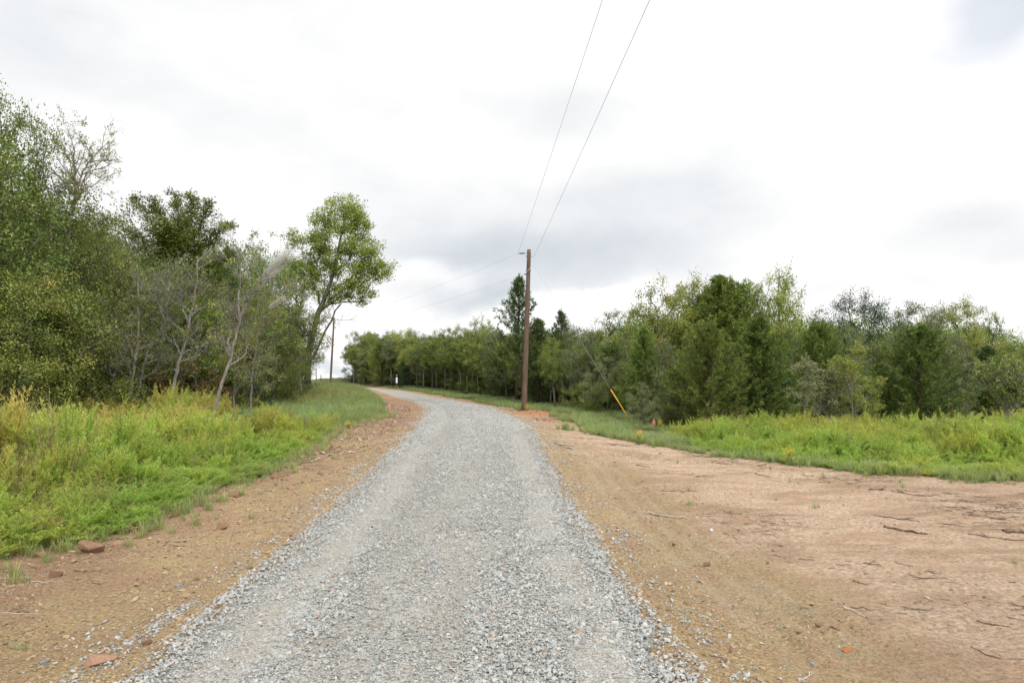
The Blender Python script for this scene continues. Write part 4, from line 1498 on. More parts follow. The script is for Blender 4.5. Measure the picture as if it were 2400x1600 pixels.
def woods():
    # (kind, column px, depth m, top row px, width factor, label)
    big = [
        # left wood, front masses
        ('olive0', 15, 19.5, 215, 0.55, 'tallest tree at the left border, its thin leafy top reaching highest of all'),
        ('olive1', -60, 17.5, 330, 0.9, 'big olive-leaved tree cut off by the left border'),
        ('olive1', 120, 20.0, 420, 0.72, 'olive-leaved tree under the bare top twigs of the left wood'),
        ('olive0', 200, 22.0, 500, 0.75, 'rounded yellow-flecked tree sloping down to the spiky-topped one'),
        ('grey1', 285, 24.5, 495, 0.9, 'thin-crowned greyish tree just left of the spiky twin top'),
        ('olive1', 60, 16.8, 640, 1.25, 'low leafy mass of grey-olive foliage at the foot of the left wood'),
        ('olive0', 190, 19.0, 690, 1.2, 'low dense olive thicket behind the forked sapling'),
        ('green1', 350, 25.0, 610, 0.9, 'green tree filling the wood under the spiky twin top, left side'),
        ('olive1', 300, 22.5, 640, 0.9, 'dull olive tree behind the crooked bare sapling'),
        ('green0', 500, 29.0, 570, 0.8, 'fresh green tree right of the spiky twin top'),
        ('green1', 560, 28.0, 600, 0.8, 'medium green tree behind the upper stem of the leaning sapling'),
        ('olive0', 600, 31.0, 592, 0.75, 'olive tree whose top stands left of the white web nest'),
        ('olive1', 655, 33.0, 610, 0.75, 'olive tree behind the white web nest'),
        ('sparse', 690, 35.0, 640, 0.9, 'loose-leaved tree with sky showing through, left of the tall leaning tree'),
        ('green0', 460, 25.0, 700, 1.0, 'green undergrowth tree behind the mottled sapling'),
        ('grey0', 560, 26.0, 730, 1.0, 'grey-green low tree behind the leaning sapling'),
        ('olive0', 640, 29.0, 740, 0.9, 'olive low tree in the dip beneath the web nest'),
        ('green1', 690, 36.5, 790, 1.0, 'small green tree leaning on the foot of the tall leaning tree'),
        # far wood beyond the bend
        ('green1', 832, 82.0, 776, 0.8, 'leftmost tree of the far wood beyond the bend'),
        ('light0', 868, 78.0, 780, 0.8, 'yellow-green tree second from the left end of the far wood'),
        ('green0', 912, 74.0, 784, 0.8, 'round green tree of the far wood above the white notice'),
        ('light1', 955, 70.0, 770, 0.85, 'bright broad tree of the far wood right of the white notice'),
        ('grey0', 1000, 64.0, 785, 0.85, 'greyish tree in the lower stretch of the far wood'),
        ('sparse', 1045, 60.0, 768, 0.9, 'half-bare thin tree standing above the far wood'),
        ('light0', 1085, 57.0, 765, 0.75, 'pale green tree of the far wood left of the yellow-topped one'),
        ('light1', 1122, 54.0, 745, 0.75, 'yellow-topped tree left of the tall spire cedar'),
        ('cedar1', 895, 72.0, 815, 1.0, 'dark cedar low in the far wood beyond the bend'),
        ('cedarD', 1213, 42.0, 640, 1.0, 'tall dark spire cedar just left of the near utility pole'),
        ('cedarB', 1262, 40.0, 745, 1.0, 'dark cedar directly behind the near utility pole'),
        ('cedarD', 1312, 38.0, 722, 1.0, 'narrow dark cedar with a pointed top right of the near pole'),
        ('cedarB', 1175, 46.0, 790, 1.0, 'dark low cedar left of the tall spire cedar'),
        # right of the pole
        ('light1', 1300, 34.0, 790, 0.7, 'yellowish young tree right of the near pole'),
        ('grey0', 1360, 34.0, 765, 0.8, 'grey-green tree crossed by the guy wire high up'),
        ('sparse', 1432, 36.0, 728, 0.9, 'open-crowned tree with sky between its leaves above the guy wire guard'),
        ('grey1', 1405, 31.5, 830, 1.0, 'low grey-green tree behind the yellow guy guard'),
        ('grey0', 1450, 33.0, 790, 0.8, 'soft grey-green tree above the yellow guy guard'),
        ('green1', 1480, 32.5, 800, 0.8, 'green tree left of the tall pale tree'),
        ('light1', 1545, 34.0, 662, 0.85, 'tall pale yellow-green tree, left shoulder of the high wood on the right'),
        ('light0', 1612, 36.0, 657, 0.8, 'light green tree between the tall pale tree and the high cedar'),
        ('cedar0', 1690, 34.0, 640, 1.15, 'highest cedar of the right wood with several pointed tops'),
        ('cedar2', 1655, 36.0, 690, 1.0, 'cedar shoulder left of the highest cedar'),
        ('cedar1', 1735, 35.0, 672, 0.9, 'cedar right of and behind the highest cedar'),
        ('grey1', 1560, 29.0, 800, 1.0, 'grey-green tree low in front of the tall pale one'),
        ('cedar0', 1505, 29.5, 765, 0.85, 'small dark cedar behind the pink-flagged stake'),
        ('cedar1', 1660, 26.0, 762, 1.0, 'bright green bushy cedar at the front edge above the right weeds'),
        ('cedar2', 1590, 27.5, 850, 1.1, 'low cedar right of the pink-flagged stake'),
        ('cedar0', 1775, 27.0, 738, 1.1, 'tall deep green cedar at the front edge, left of the slim young tree'),
        ('light1', 1828, 33.0, 634, 0.72, 'tall reddish-tinged tree with an open crown standing above the cedars'),
        ('green1', 1860, 31.0, 770, 0.8, 'dark tree in the gap behind the slim young tree'),
        ('cedar1', 1920, 29.0, 765, 1.0, 'broad cedar right of the open-crowned tall tree'),
        ('grey1', 1915, 33.0, 735, 0.8, 'grey-green tree left of the dark oak'),
        ('oak', 2000, 40.0, 690, 0.95, 'dark round-headed oak behind the cedars'),
        ('grey0', 1985, 32.0, 775, 0.9, 'grey-green tree below the dark oak'),
        ('green0', 2060, 31.5, 800, 0.8, 'green tree between the oak and the big round cedar'),
        ('cedar1', 2150, 25.0, 768, 1.15, 'big round dark cedar, widest of the right wood'),
        ('cedar2', 2060, 26.5, 850, 1.0, 'lower cedar leaning against the left side of the widest one'),
        ('grey0', 2150, 34.0, 712, 0.85, 'soft grey-green tree rising behind the widest cedar'),
        ('light0', 2255, 36.0, 705, 0.8, 'yellow-green tree standing out at the right end of the wood'),
        ('grey0', 2235, 30.0, 790, 0.8, 'grey-leaved tree right of and behind the widest cedar'),
        ('sparse', 2335, 36.0, 740, 0.6, 'thin open tree by the right border with sky through it'),
        ('cedarB', 2310, 30.0, 808, 1.1, 'dark bluish cedar behind the bare spreading tree'),
        ('light1', 2365, 36.0, 800, 1.0, 'yellowish tree at the right border behind the dark cedar'),
        ('cedar0', 2420, 28.0, 815, 1.1, 'cedar cut off by the right border'),
        ('grey1', 2255, 24.5, 890, 0.9, 'brownish thicket tree between the widest cedar and the bare spreading tree'),
    ]
    for kd, px, d, top, wide, lab in big:
        if px > 1470 and d < 37:
            d = 21.6 + (d - 24.5) * 0.95 if d > 24.5 else d - 2.3
        put_px(K[kd], px, d, top, lab, wide=wide, cat='tree', tilt=0.03)
    for kd, px, d, top, lab in [
        ('olive0', -190, 18.5, 420, 'olive tree beyond the left border, nearest to it'),
        ('green0', -330, 19.0, 470, 'green tree beyond the left border, second from it'),
        ('olive1', -480, 18.5, 450, 'olive tree beyond the left border, third from it'),
        ('grey0', -680, 18.0, 480, 'grey-green tree farthest beyond the left border'),
        ('green1', 2520, 24.0, 790, 'green tree beyond the right border, nearest to it'),
        ('cedar1', 2620, 23.0, 800, 'cedar beyond the right border'),
        ('grey0', 2760, 23.0, 790, 'grey-green tree farthest beyond the right border'),
    ]:
        put_px(K[kd], px, d, top, lab, cat='tree')
    # bushes
    for kd, px, d, top, wide, lab in [
        ('rust', 455, 23.5, 838, 1.1, 'rust-brown leaved bush behind the mottled sapling'),
        ('bush_dark', 545, 25.0, 880, 1.2, 'dark low bush right of the rusty one'),
        ('bush1', 655, 30.0, 870, 1.1, 'green bush at the wood edge where the weeds meet the knoll'),
        ('bush_dark', 690, 35.5, 870, 1.0, 'dark bush at the foot of the tall leaning tree'),
        ('bush0', 20, 16.0, 850, 1.2, 'grey-olive bush at the far left behind the weeds'),
        ('bush0', 130, 17.5, 855, 1.2, 'olive bush right of the thin pale stem'),
        ('bush_dark', 230, 20.0, 860, 1.3, 'dark bush behind the multi-stemmed sapling'),
        ('bush_dark', 350, 23.5, 880, 1.3, 'dark bush in the shade behind the crooked sapling'),
        ('bush1', 2350, 18.5, 985, 1.0, 'small dark green bush under the bare spreading tree'),
        ('bush0', 1340, 33.0, 905, 1.0, 'olive bush at the wood edge right of the near pole'),
        ('bush1', 1392, 30.5, 890, 1.0, 'fresh green bush left of the yellow guy guard'),
        ('bush1', 1890, 21.3, 945, 1.0, 'green bush round the foot of the slim young tree'),
        ('bush0', 2120, 20.8, 960, 0.9, 'olive bush at the foot of the widest cedar'),
        ('bush_dark', 795, 125.0, 884, 4.0, 'distant rounded clump on the skyline right of the far pole'),
    ]:
        put_px(K[kd], px, d, top, lab, wide=wide, cat='bush', name='bush')
    # the rank and file behind and below
    r = random.Random(5)
    # far wood: a thicket of slender pale stems
    line = [(832, 80.0), (900, 73.0), (980, 64.0), (1060, 56.5), (1130, 50.5), (1190, 45.5), (1250, 41.0), (1330, 37.0), (1420, 34.0), (1500, 31.0)]
    ks = ['thin0', 'thin1', 'thin2', 'pole_wood']
    for row in range(4):
        px = 826 + row * 5.0
        while px < 1490:
            d = float(np.interp(px, [p for p, _ in line], [q for _, q in line])) + (0.0, 2.2, 5.0, 8.5)[row] + r.uniform(-0.6, 0.6)
            top = np.interp(px, [830, 950, 1100, 1200, 1300, 1500], [800, 800, 790, 790, 800, 800]) + r.choice((r.uniform(-12, 20), r.uniform(10, 70))) - (0, 8, 16, 20)[row]
            put_px(K[r.choice(ks)], px + r.uniform(-5, 5), d, top, 'slender pale-stemmed tree packed in the far wood between the bend and the yellow guy guard',
                   cat='tree', group='slender trees of the far wood', wide=r.uniform(0.85, 1.2), tilt=0.05)
            px += (17, 21, 26, 30)[row] * r.uniform(0.8, 1.2) * (1.0 if px < 1200 else 1.5)
    px = 828
    while px < 1500:
        d = float(np.interp(px, [p for p, _ in line], [q for _, q in line])) + r.uniform(2.0, 5.0)
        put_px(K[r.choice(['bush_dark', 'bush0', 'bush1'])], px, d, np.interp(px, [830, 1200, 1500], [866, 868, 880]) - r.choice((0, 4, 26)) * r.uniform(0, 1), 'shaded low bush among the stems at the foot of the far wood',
               cat='bush', group='undergrowth of the far wood', wide=1.5, name='bush')
        px += 26 * r.uniform(0.8, 1.2)
    # dark back ranks
    for i in range(20):
        px = 1500 + i * 50 + r.uniform(-12, 12)
        d = 38 + r.uniform(-2, 4)
        put_px(K[r.choice(['green0', 'cedarB', 'grey0'])], px, d, 800 + r.uniform(-15, 25), 'tree in the shaded back rank of the right wood, half hidden by those in front',
               cat='tree', group='back rank of the right wood', wide=1.1)
    for i in range(16):
        px = 1520 + i * 58 + r.uniform(-12, 12)
        d = 23.6 + 2.5 * r.random()
        put_px(K[r.choice(['bush_dark', 'cedar2', 'grey1'])], px, d, 905 + r.uniform(-25, 10), 'low plant filling the foot of the right wood behind the weeds',
               cat='bush', group='undergrowth of the right wood', wide=1.3, name='bush')
    for i in range(17):
        px = -80 + i * 48 + r.uniform(-10, 10)
        d = float(np.interp(px, [-80, 300, 720], [23, 29, 39])) + r.uniform(0, 2)
        top = np.interp(px, [-80, 100, 250, 450, 620, 720], [420, 500, 600, 660, 690, 800]) + r.uniform(-10, 30)
        put_px(K[r.choice(['olive0', 'green0', 'olive1'])], px, d, top, 'tree in the shaded back rank of the left wood, seen between those in front',
               cat='tree', group='back rank of the left wood', wide=1.0)
    for i in range(14):
        px = -60 + i * 56 + r.uniform(-12, 12)
        d = float(np.interp(px, [-80, 300, 720], [19.5, 25.5, 36])) + r.uniform(-1, 1)
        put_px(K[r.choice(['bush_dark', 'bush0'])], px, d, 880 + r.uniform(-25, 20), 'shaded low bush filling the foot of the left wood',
               cat='bush', group='undergrowth of the left wood', wide=1.4, name='bush')
    for i in range(4):
        px = 170 + i * 130 + r.uniform(-20, 20)
        d = float(np.interp(px, [0, 300, 720], [18.5, 22.5, 32]))
        put_px(K['bare%d' % (i % 3)], px, d, 690 + r.uniform(-40, 70), 'bare grey sapling tangled with others along the front of the left wood',
               cat='tree', group='bare saplings of the left wood', wide=1.2, name='bare_tree')


def woodland(name, line, depth, n, leaf, seed, label, size=0.15):
    """the unbroken wood behind the trees one can tell apart"""
    rr = np.random.default_rng(seed)
    L = np.array(line, float)
    g, gt = Geo(), Geo()
    u = rr.random(n) * (len(L) - 1)
    i = np.minimum(u.astype(int), len(L) - 2)
    f = (u - i)[:, None]
    A = L[i] * (1 - f) + L[i + 1] * f
    dd = A[:, 1] + depth * rr.random(n)
    x = (A[:, 0] - CX) / F * dd
    z0 = Hs(x, dd)
    zt = H_EYE + (HY - A[:, 2]) / F * dd + 1.2 * fbm(x, dd, 0.35, 2) * 2
    z = z0 + (zt - z0) * rr.random(n) ** 0.8
    C = np.stack([x, dd, z], -1)
    m = 60
    off = unit(rr.normal(size=(n * m, 3))) * rr.random((n * m, 1)) ** 0.5 * 0.7
    v = np.clip(np.repeat(rr.normal(0.42, 0.13, n), m) + rr.normal(0, 0.14, n * m), 0, 1)
    kites(g, np.repeat(C, m, 0) + off, rr.normal(size=(n * m, 3)), size * (0.6 + 0.7 * rr.random(n * m)), size * 0.5, v, rr, nrm=unit(off) + np.array([0, 0, 0.6]))
    o = link(name, g.mesh(name), leaf)
    return tag(o, label, 'woodland', kind='stuff')


woods()
woodland('woodland', [(832, 86, 812), (900, 79, 815), (980, 70, 815), (1060, 63, 812), (1130, 57, 808), (1190, 52, 805), (1250, 48, 805), (1330, 44, 800), (1420, 41, 792), (1500, 40, 770),
                      (1700, 42, 745), (1850, 42, 760), (2000, 43, 770), (2200, 42, 765), (2450, 40, 800), (3000, 38, 800)], 11.0, 9000, L_GREEN, 41, 'unbroken green wood behind the trees of the far bend and right side')
woodland('woodland', [(-900, 26, 470), (-160, 27, 470), (0, 28, 480), (120, 29, 540), (300, 32, 580), (500, 35, 630), (600, 38, 680), (650, 41, 740)], 8.0, 5200, L_OLIVE, 42, 'unbroken wood behind the trees left of the track')

# ------------------------------------------------------------------ pole line
WOOD = bark_mat('treated_pole', (0.07, 0.045, 0.033), (0.145, 0.10, 0.075), (0.20, 0.145, 0.11), 7.0, (6, 6, 0.25), 0.3)
STEEL = plain_mat('galvanised_steel', (0.42, 0.43, 0.44), 0.45, 0.8)
CABLE = plain_mat('aluminium_cable', (0.42, 0.42, 0.43), 0.6, 0.1)
PORC = plain_mat('grey_polymer', (0.16, 0.18, 0.20), 0.4)
YELLOW = plain_mat('yellow_plastic', (0.80, 0.45, 0.02), 0.45)
PINK = plain_mat('pink_ribbon', (0.80, 0.28, 0.24), 0.6)
ORANGE = plain_mat('orange_paint', (0.70, 0.26, 0.14), 0.6)
WHITE = plain_mat('white_sheet', (0.75, 0.75, 0.75), 0.6)


def mesh_obj(name, fn, mat, parent=None, loc=(0, 0, 0), smooth=True):
    g = Geo()
    fn(g)
    return link(name, g.mesh(name, smooth), mat, parent, loc)


def utility_pole(base, top, r0, r1, label, near):
    e = empty('utility_pole', tuple(base))
    tag(e, label, 'pole')
    b, t = np.zeros(3), np.array(top) - np.array(base)
    ts = np.linspace(-0.04, 1, 12)[:, None]
    mesh_obj('shaft', lambda g: tube(g, b + t * ts, np.linspace(r0, r1, 12), 20), WOOD, e)

    def bolts(g):
        for k in (0.962, 0.955, 0.87):
            p = t * k
            tube(g, np.array([p + [-(r1 + .06), -0.02, 0], p + [r1 + .06, -0.02, 0]]), 0.011, 6)
        p = t * 0.985
        tube(g, np.array([p + [0.05, -(r1 + 0.012), -0.01], p + [0.05, -(r1 + 0.03), -0.01]]), 0.028, 10)
    mesh_obj('bolts', bolts, STEEL, e)
    if near:
        def grd(g):
            u = np.linspace(0, 1, 14)
            a = -0.2 - 2.6 * u
            z = 0.90 - 0.055 * u
            pts = np.stack([t[0] * z + (r1 + .03) * np.cos(a), (r1 + .03) * np.sin(a), t[2] * z], -1)
            tube(g, pts, 0.012, 5)
        mesh_obj('grounding_wire', grd, plain_mat('pale_wire', (0.55, 0.42, 0.36), 0.5), e)
    return e


PB = np.array([0.53, 30.0, gz(0.53, 30.0) - 0.02])
PT = at(1240, 585, 30.0)
utility_pole(PB, PT, 0.125, 0.085, 'brown wooden utility pole standing on orange clay beside the gravel track', True)
FB = at(774, 893, 76.0)
FB[2] = gz(FB[0], FB[1])
FT = at(783, 744, 76.0)
utility_pole(FB, FT, 0.125, 0.09, 'distant wooden utility pole on the grassy crest beyond the knoll', False)


def insulator(p0, p1, label, discs):
    e = empty('insulator', tuple(p0))
    tag(e, label, 'insulator')
    d = p1 - p0
    L = np.linalg.norm(d)
    mesh_obj('rod', lambda g: tube(g, np.array([d * 0, d]), 0.012, 6), STEEL, e)

    def sk(g):
        for k in range(discs):
            u = 0.30 + 0.5 * k / max(discs - 1, 1)
            tube(g, np.array([d * u - unit(d) * 0.012, d * u, d * u + unit(d) * 0.014]), [0.03, 0.055, 0.02], 10)
    mesh_obj('sheds', sk, PORC, e)
    return e


IA = at(1214, 594, 30.0)
insulator(np.array([PT[0] - 0.09, 30.0, IA[2] + 0.02]), IA, 'grey ribbed insulator holding the upper wire at the top of the near pole', 7)
IB = at(1228, 643, 30.0)
insulator(np.array([PT[0] - 0.14, 30.0, IB[2] + 0.02]), IB, 'small dark clamp holding the lower wire on the left of the near pole', 2)


def wire(name, pts, r, sag, label, cat='wire'):
    P0, P1 = np.array(pts[0], float), np.array(pts[1], float)
    u = np.linspace(0, 1, 60)[:, None]
    P = P0 + (P1 - P0) * u - np.array([0, 0, 1]) * sag * 4 * u * (1 - u)
    e = mesh_obj(name, lambda g: tube(g, P - P0, r, 5), CABLE, None, tuple(P0))
    return tag(e, label, cat)


A10 = at(1412, 0, 10.0)
B10 = at(1523, 0, 10.0)


def through(P0, Q, y1, sag):
    """far end at depth y1 so that the sagging wire from P0 passes through Q"""
    s = (P0[1] - Q[1]) / (P0[1] - y1)
    zq = Q[2] + sag * 4 * s * (1 - s)
    P1 = P0 + (np.array([Q[0], Q[1], zq]) - P0) / s
    return P1


wire('power_line', (IA, through(IA, A10, -22.0, 0.20)), 0.0036, 0.20, 'left one of the two wires running up overhead from the near pole', 'wire')
IC = at(1250, 604, 30.0)
wire('power_line', (IC, through(IC, B10, -22.0, 0.20)), 0.0044, 0.20, 'right and thicker one of the two wires running up overhead from the near pole', 'wire')
wire('power_line', (IA, FT + np.array([0, 0, -0.1])), 0.0032, 0.35, 'upper wire slung between the near pole and the distant pole', 'wire')
wire('power_line', (IB, FT + np.array([0, 0, -1.25])), 0.0032, 0.30, 'lower wire slung between the near pole and the distant pole', 'wire')


def guy():
    gx, gy = gp(1477, 983)
    A, P = at(1477, 983, gy), at(1245, 612, 30.0)
    A[2] = gz(A[0], A[1]) - 0.05
    e = empty('guy_wire', tuple(A))
    tag(e, 'thin slanting guy wire with a bright yellow guard, from the near pole to the grass', 'guy wire')
    v = P - A
    mesh_obj('cable', lambda g: tube(g, np.array([v * 0, v * 0.5, v]), 0.005, 5), CABLE, e)
    mesh_obj('guard', lambda g: tube(g, np.array([v * 0.008, v * 0.05, v * 0.10, v * 0.187]), 0.024, 10), YELLOW, e)
    mesh_obj('anchor_rod', lambda g: tube(g, np.array([v * -0.02, v * 0.012]), 0.014, 6), STEEL, e)


guy()


def stake(px, py, top, label, mat, h, flag):
    x, y = gp(px, py)
    z = gz(x, y)
    e = empty('survey_stake', (x, y, z))
    tag(e, label, 'stake')
    mesh_obj('post', lambda g: tube(g, np.array([[0, 0, -0.05], [0.01, 0, h * 0.5], [0.015, 0, h]]), [0.012, 0.012, 0.010], 4), mat if not flag else WOOD2, e, smooth=False)

    def rib(g):
        r = np.random.default_rng(int(px))
        for k in range(5 if flag else 2):
            a = r.random() * 6.283
            o = np.array([math.cos(a), math.sin(a), 0])
            t = np.linspace(0, 1, 5)[:, None]
            c = np.array([0.015, 0, h * 0.93]) + o * (0.12 * t) + np.array([0, 0, -1]) * (t ** 1.4 * h * (0.4 + 0.3 * r.random())) + r.normal(0, 0.008, (5, 3))
            s = np.array([-o[1], o[0], 0]) * 0.011
            n = np.array([0, 0, 0.0]) + o * 0.001
            g.add(np.concatenate([c - s, c + s, c - s + n, c + s + n]), [[i, i + 5, i + 6, i + 1] for i in range(4)] + [[i + 10, i + 11, i + 16, i + 15] for i in range(4)])
        tube(g, np.array([[0.015, 0, h * 0.86], [0.015, 0, h * 1.01]]), [0.018, 0.016], 7)
    mesh_obj('ribbon', rib, PINK if flag else ORANGE, e, smooth=False)


WOOD2 = plain_mat('raw_lath', (0.45, 0.30, 0.20), 0.8)
stake(1531, 1006, 985, 'survey stake with a fluttering pink ribbon in the grass right of the guy wire', PINK, 0.36, True)
stake(912, 966, 943, 'short orange-topped survey stake at the right tip of the knoll grass', ORANGE, 0.40, False)


def notice():
    x, y = (930 - CX) / F * 62.5, 62.5
    z = gz(x, y)
    e = empty('notice_board', (x, y, z))
    tag(e, 'small white notice fixed to a thin stem at the edge of the far wood', 'notice')
    mesh_obj('post', lambda g: tube(g, np.array([[0, 0, -0.1], [0, 0, 1.4]]), 0.03, 6), BARK_GREY, e)

    def pan(g):
        a, b, z0, z1, t = -0.08, 0.08, 0.62, 1.12, 0.012
        v = [(a, -t, z0), (b, -t, z0), (b, -t, z1), (a, -t, z1), (a, t, z0), (b, t, z0), (b, t, z1), (a, t, z1)]
        g.add(np.array(v) + [0, -0.05, 0], [[0, 1, 2, 3], [5, 4, 7, 6], [4, 0, 3, 7], [1, 5, 6, 2], [3, 2, 6, 7], [4, 5, 1, 0]])
    mesh_obj('panel', pan, WHITE, e, smooth=False)


notice()
for (px, top, d, lab) in ((741, 862, 72.0, 'taller of two thin dark posts on the skyline left of the distant pole'), (752, 878, 72.0, 'shorter of two thin dark posts on the skyline left of the distant pole')):
    x = (px - CX) / F * d
    z = gz(x, d)
    h = H_EYE + (HY - top) / F * d - z
    tag(mesh_obj('fence_post', lambda g: tube(g, np.array([[0, 0, -0.1], [0.01, 0, h * 0.5], [0, 0, h]]), [0.05, 0.045, 0.04], 7), BARK_DARK, None, (x, d, z)), lab, 'post')


# silk nests of webworms on the leaning saplings
def web_nest(pxs, d, label, seed, w):
    m, n, l, out = new_mat('web_silk')
    df = N(n, 'ShaderNodeBsdfDiffuse')
    df.inputs[0].default_value = (0.80, 0.79, 0.76, 1)
    tb = N(n, 'ShaderNodeBsdfTranslucent')
    tb.inputs[0].default_value = (0.80, 0.79, 0.76, 1)
    ms = N(n, 'ShaderNodeMixShader')
    l.new(df.outputs[0], ms.inputs[1])
    l.new(tb.outputs[0], ms.inputs[2])
    l.new(ms.outputs[0], out.inputs[0])
    r = np.random.default_rng(seed)
    A, B = at(*pxs[0], d), at(*pxs[1], d)
    g = Geo()
    ax = B - A
    for k in range(420):
        u0, u1 = np.sort(r.random(2))
        u1 = min(1, u0 + 0.15 + 0.4 * r.random())
        wd0, wd1 = w * (0.35 + 0.65 * u0), w * (0.35 + 0.65 * u1)
        p = A + ax * u0 + r.normal(0, 0.38, 3) * wd0
        q = A + ax * u1 + r.normal(0, 0.38, 3) * wd1
        mid = (p + q) / 2 + r.normal(0, 0.02, 3)
        tube(g, np.array([p, mid, q]) - A, 0.0022, 3, 0.5, False)
    o = link('web_nest', g.mesh('web_nest'), m, None, tuple(A))
    tag(o, label, 'web nest')


web_nest([(605, 672), (678, 588)], 15.5, 'large whitish silk web nest wrapped round the top of the leaning sapling', 31, 0.26)
web_nest([(632, 722), (664, 698)], 15.6, 'small whitish silk web on the twig below the large nest', 32, 0.10)

# ------------------------------------------------------------------ flowers
YPET = leaf_mat('goldenrod_yellow', [(0.62, 0.42, 0.02), (0.85, 0.62, 0.03)], trans=0.3, var=0.1)
WPET = leaf_mat('white_petals', [(0.6, 0.6, 0.55), (0.8, 0.8, 0.78)], trans=0.3, var=0.1)


def flower_plant(px, py, label, h, w, seed, mat=YPET, name='goldenrod', cat='flower'):
    x, y = gp(px, py)
    e = empty(name, (x, y, gz(x, y)))
    tag(e, label, cat)
    r = np.random.default_rng(seed)
    gs, gf, gl = Geo(), Geo(), Geo()
    for k in range(9):
        a = r.random() * 6.283
        o = np.array([math.cos(a), math.sin(a), 0]) * w * 0.5 * r.random()
        hh = h * (0.7 + 0.3 * r.random())
        tube(gs, np.array([o * 0.3, o * 0.6 + [0, 0, hh * .5], o + [0, 0, hh]]), [0.004, 0.003, 0.002], 4)
        m = 20
        c = o + [0, 0, hh] + r.normal(0, 1, (m, 3)) * [0.03, 0.03, 0.06]
        kites(gf, c, r.normal(0, 1, (m, 3)) + [0, 0, .5], 0.022, 0.014, r.random(m), r)
        m = 26
        u = r.random(m)[:, None]
        kites(gl, o * u + np.array([0, 0, 1]) * u * hh * 0.9, r.normal(0, 1, (m, 3)) + [0, 0, .6], 0.06, 0.014, r.random(m), r)
    link('stems', gs.mesh('stems'), GRASS, e)
    link('leaves', gl.mesh('leaves'), GRASS, e)
    link('blossoms', gf.mesh('blossoms'), mat, e)


for i, a in enumerate([
    (1497, 1042, 'yellow goldenrod clump at the edge of the bare ground below the guy wire guard', 0.30, 0.45),
    (1546, 1018, 'slim yellow flower spray right below the pink-ribboned stake', 0.42, 0.16),
    (784, 1000, 'yellow flowers in the grass left of the cloddy shoulder', 0.34, 0.28),
    (818, 1004, 'little yellow flower patch nearer the clods than the taller yellow one', 0.14, 0.2),
    (850, 938, 'yellow flowers on the crest of the knoll beside the bend', 0.3, 0.5),
    (1848, 1090, 'yellow flowers low at the front edge of the right weeds', 0.26, 0.25),
    (2292, 1080, 'deep yellow flowering patch in the weeds near the right border', 0.5, 0.5),
    (1236, 962, 'small yellow flowers in the grass just right of the near pole', 0.2, 0.4),
    (2345, 1040, 'yellow flowers among the tall weeds below the bare spreading tree', 0.75, 0.5),
]):
    flower_plant(a[0], a[1], a[2], a[3], a[4], 700 + i)
flower_plant(1328, 960, 'small white flower head in the dark grass edge right of the near pole', 0.45, 0.25, 720, WPET, 'white_wildflower')

# ------------------------------------------------------------------ rocks and sticks
ROCK = {}
for nm, c in (('pink', (0.42, 0.25, 0.17)), ('brown', (0.27, 0.165, 0.105)), ('red', (0.31, 0.185, 0.125)), ('grey', (0.34, 0.35, 0.36)), ('white', (0.72, 0.72, 0.72)), ('orange', (0.50, 0.20, 0.08))):
    ROCK[nm] = bark_mat(nm + '_rock', tuple(v * 0.72 for v in c), tuple(v * 1.12 for v in c), tuple(min(v * 1.3, .85) for v in c), 16.0, (1, 1, 1.6), 0.8)


def rock(px, py, wpx, hf, col, label, seed, rz=0.0, dep=0.75, cat='rock'):
    x, y = gp(px, py)
    w = wpx / F * y
    me = hull_stone('rock', seed, 11, 1.0, bev=0.025)
    o = link('rock', me, ROCK[col], None, (x, y, gz(x, y) + w * hf * 0.24))
    o.scale = (w * 0.66, w * 0.66 * dep, w * hf * 0.95)
    o.rotation_euler = (random.uniform(-.12, .12), random.uniform(-.12, .12), rz)
    tag(o, label, cat)


rock(228, 1556, 72, 0.32, 'pink', 'flat pinkish stone slab on the sandy shoulder at the bottom left', 801, 0.2)
rock(210, 1292, 64, 0.62, 'brown', 'big angular brown rock below the weeds, largest on the left shoulder', 802, 0.1)
rock(215, 1256, 42, 0.55, 'red', 'reddish rock just behind the big angular brown rock', 803, 0.6)
rock(296, 1245, 50, 0.45, 'red', 'long reddish rock lying against the edge of the weeds', 804, -0.1)
rock(126, 1352, 34, 0.5, 'brown', 'brown pyramid-shaped stone on the left shoulder', 805, 0.3)
rock(90, 1306, 32, 0.4, 'red', 'low reddish stone left of the big angular brown rock', 806, 0.9)
rock(280, 1279, 30, 0.45, 'pink', 'rounded pinkish stone right of the big angular brown rock', 807, 0.5)
rock(272, 1250, 16, 0.6, 'brown', 'small brown stone left of the long reddish rock', 808, 0.1)
rock(342, 1510, 32, 0.4, 'brown', 'brown stone at the left rim of the gravel near the bottom', 809, 0.1)
rock(275, 1498, 15, 0.7, 'white', 'white pebble on the tan shoulder', 810, 0.2, cat='pebble')
rock(306, 1508, 13, 0.7, 'white', 'smaller white pebble nearer the gravel rim', 811, 0.9, cat='pebble')
rock(105, 1556, 22, 0.45, 'grey', 'bluish grey pebble left of the flat pinkish slab', 812, 0.9, cat='pebble')
rock(645, 1122, 15, 1.0, 'red', 'small upright reddish stone at the end of the left grass edge', 813, 0.2)
rock(548, 1164, 28, 0.35, 'brown', 'flat dark brown stone half way along the left shoulder', 814, 0.2)
rock(1985, 1526, 26, 0.4, 'orange', 'orange-red flat stone on the bare ground at the bottom right', 815, 0.3)
rock(1923, 1465, 28, 0.25, 'red', 'pale red flake nearest the split stick on the right', 816, 0.3)
rock(1963, 1472, 30, 0.2, 'pink', 'pale pink flake right of the pale red one', 817, -0.3)
rock(1668, 1246, 11, 0.7, 'white', 'lone pale pebble on the right clearing below the long curved stick', 818, 0.3, cat='pebble')
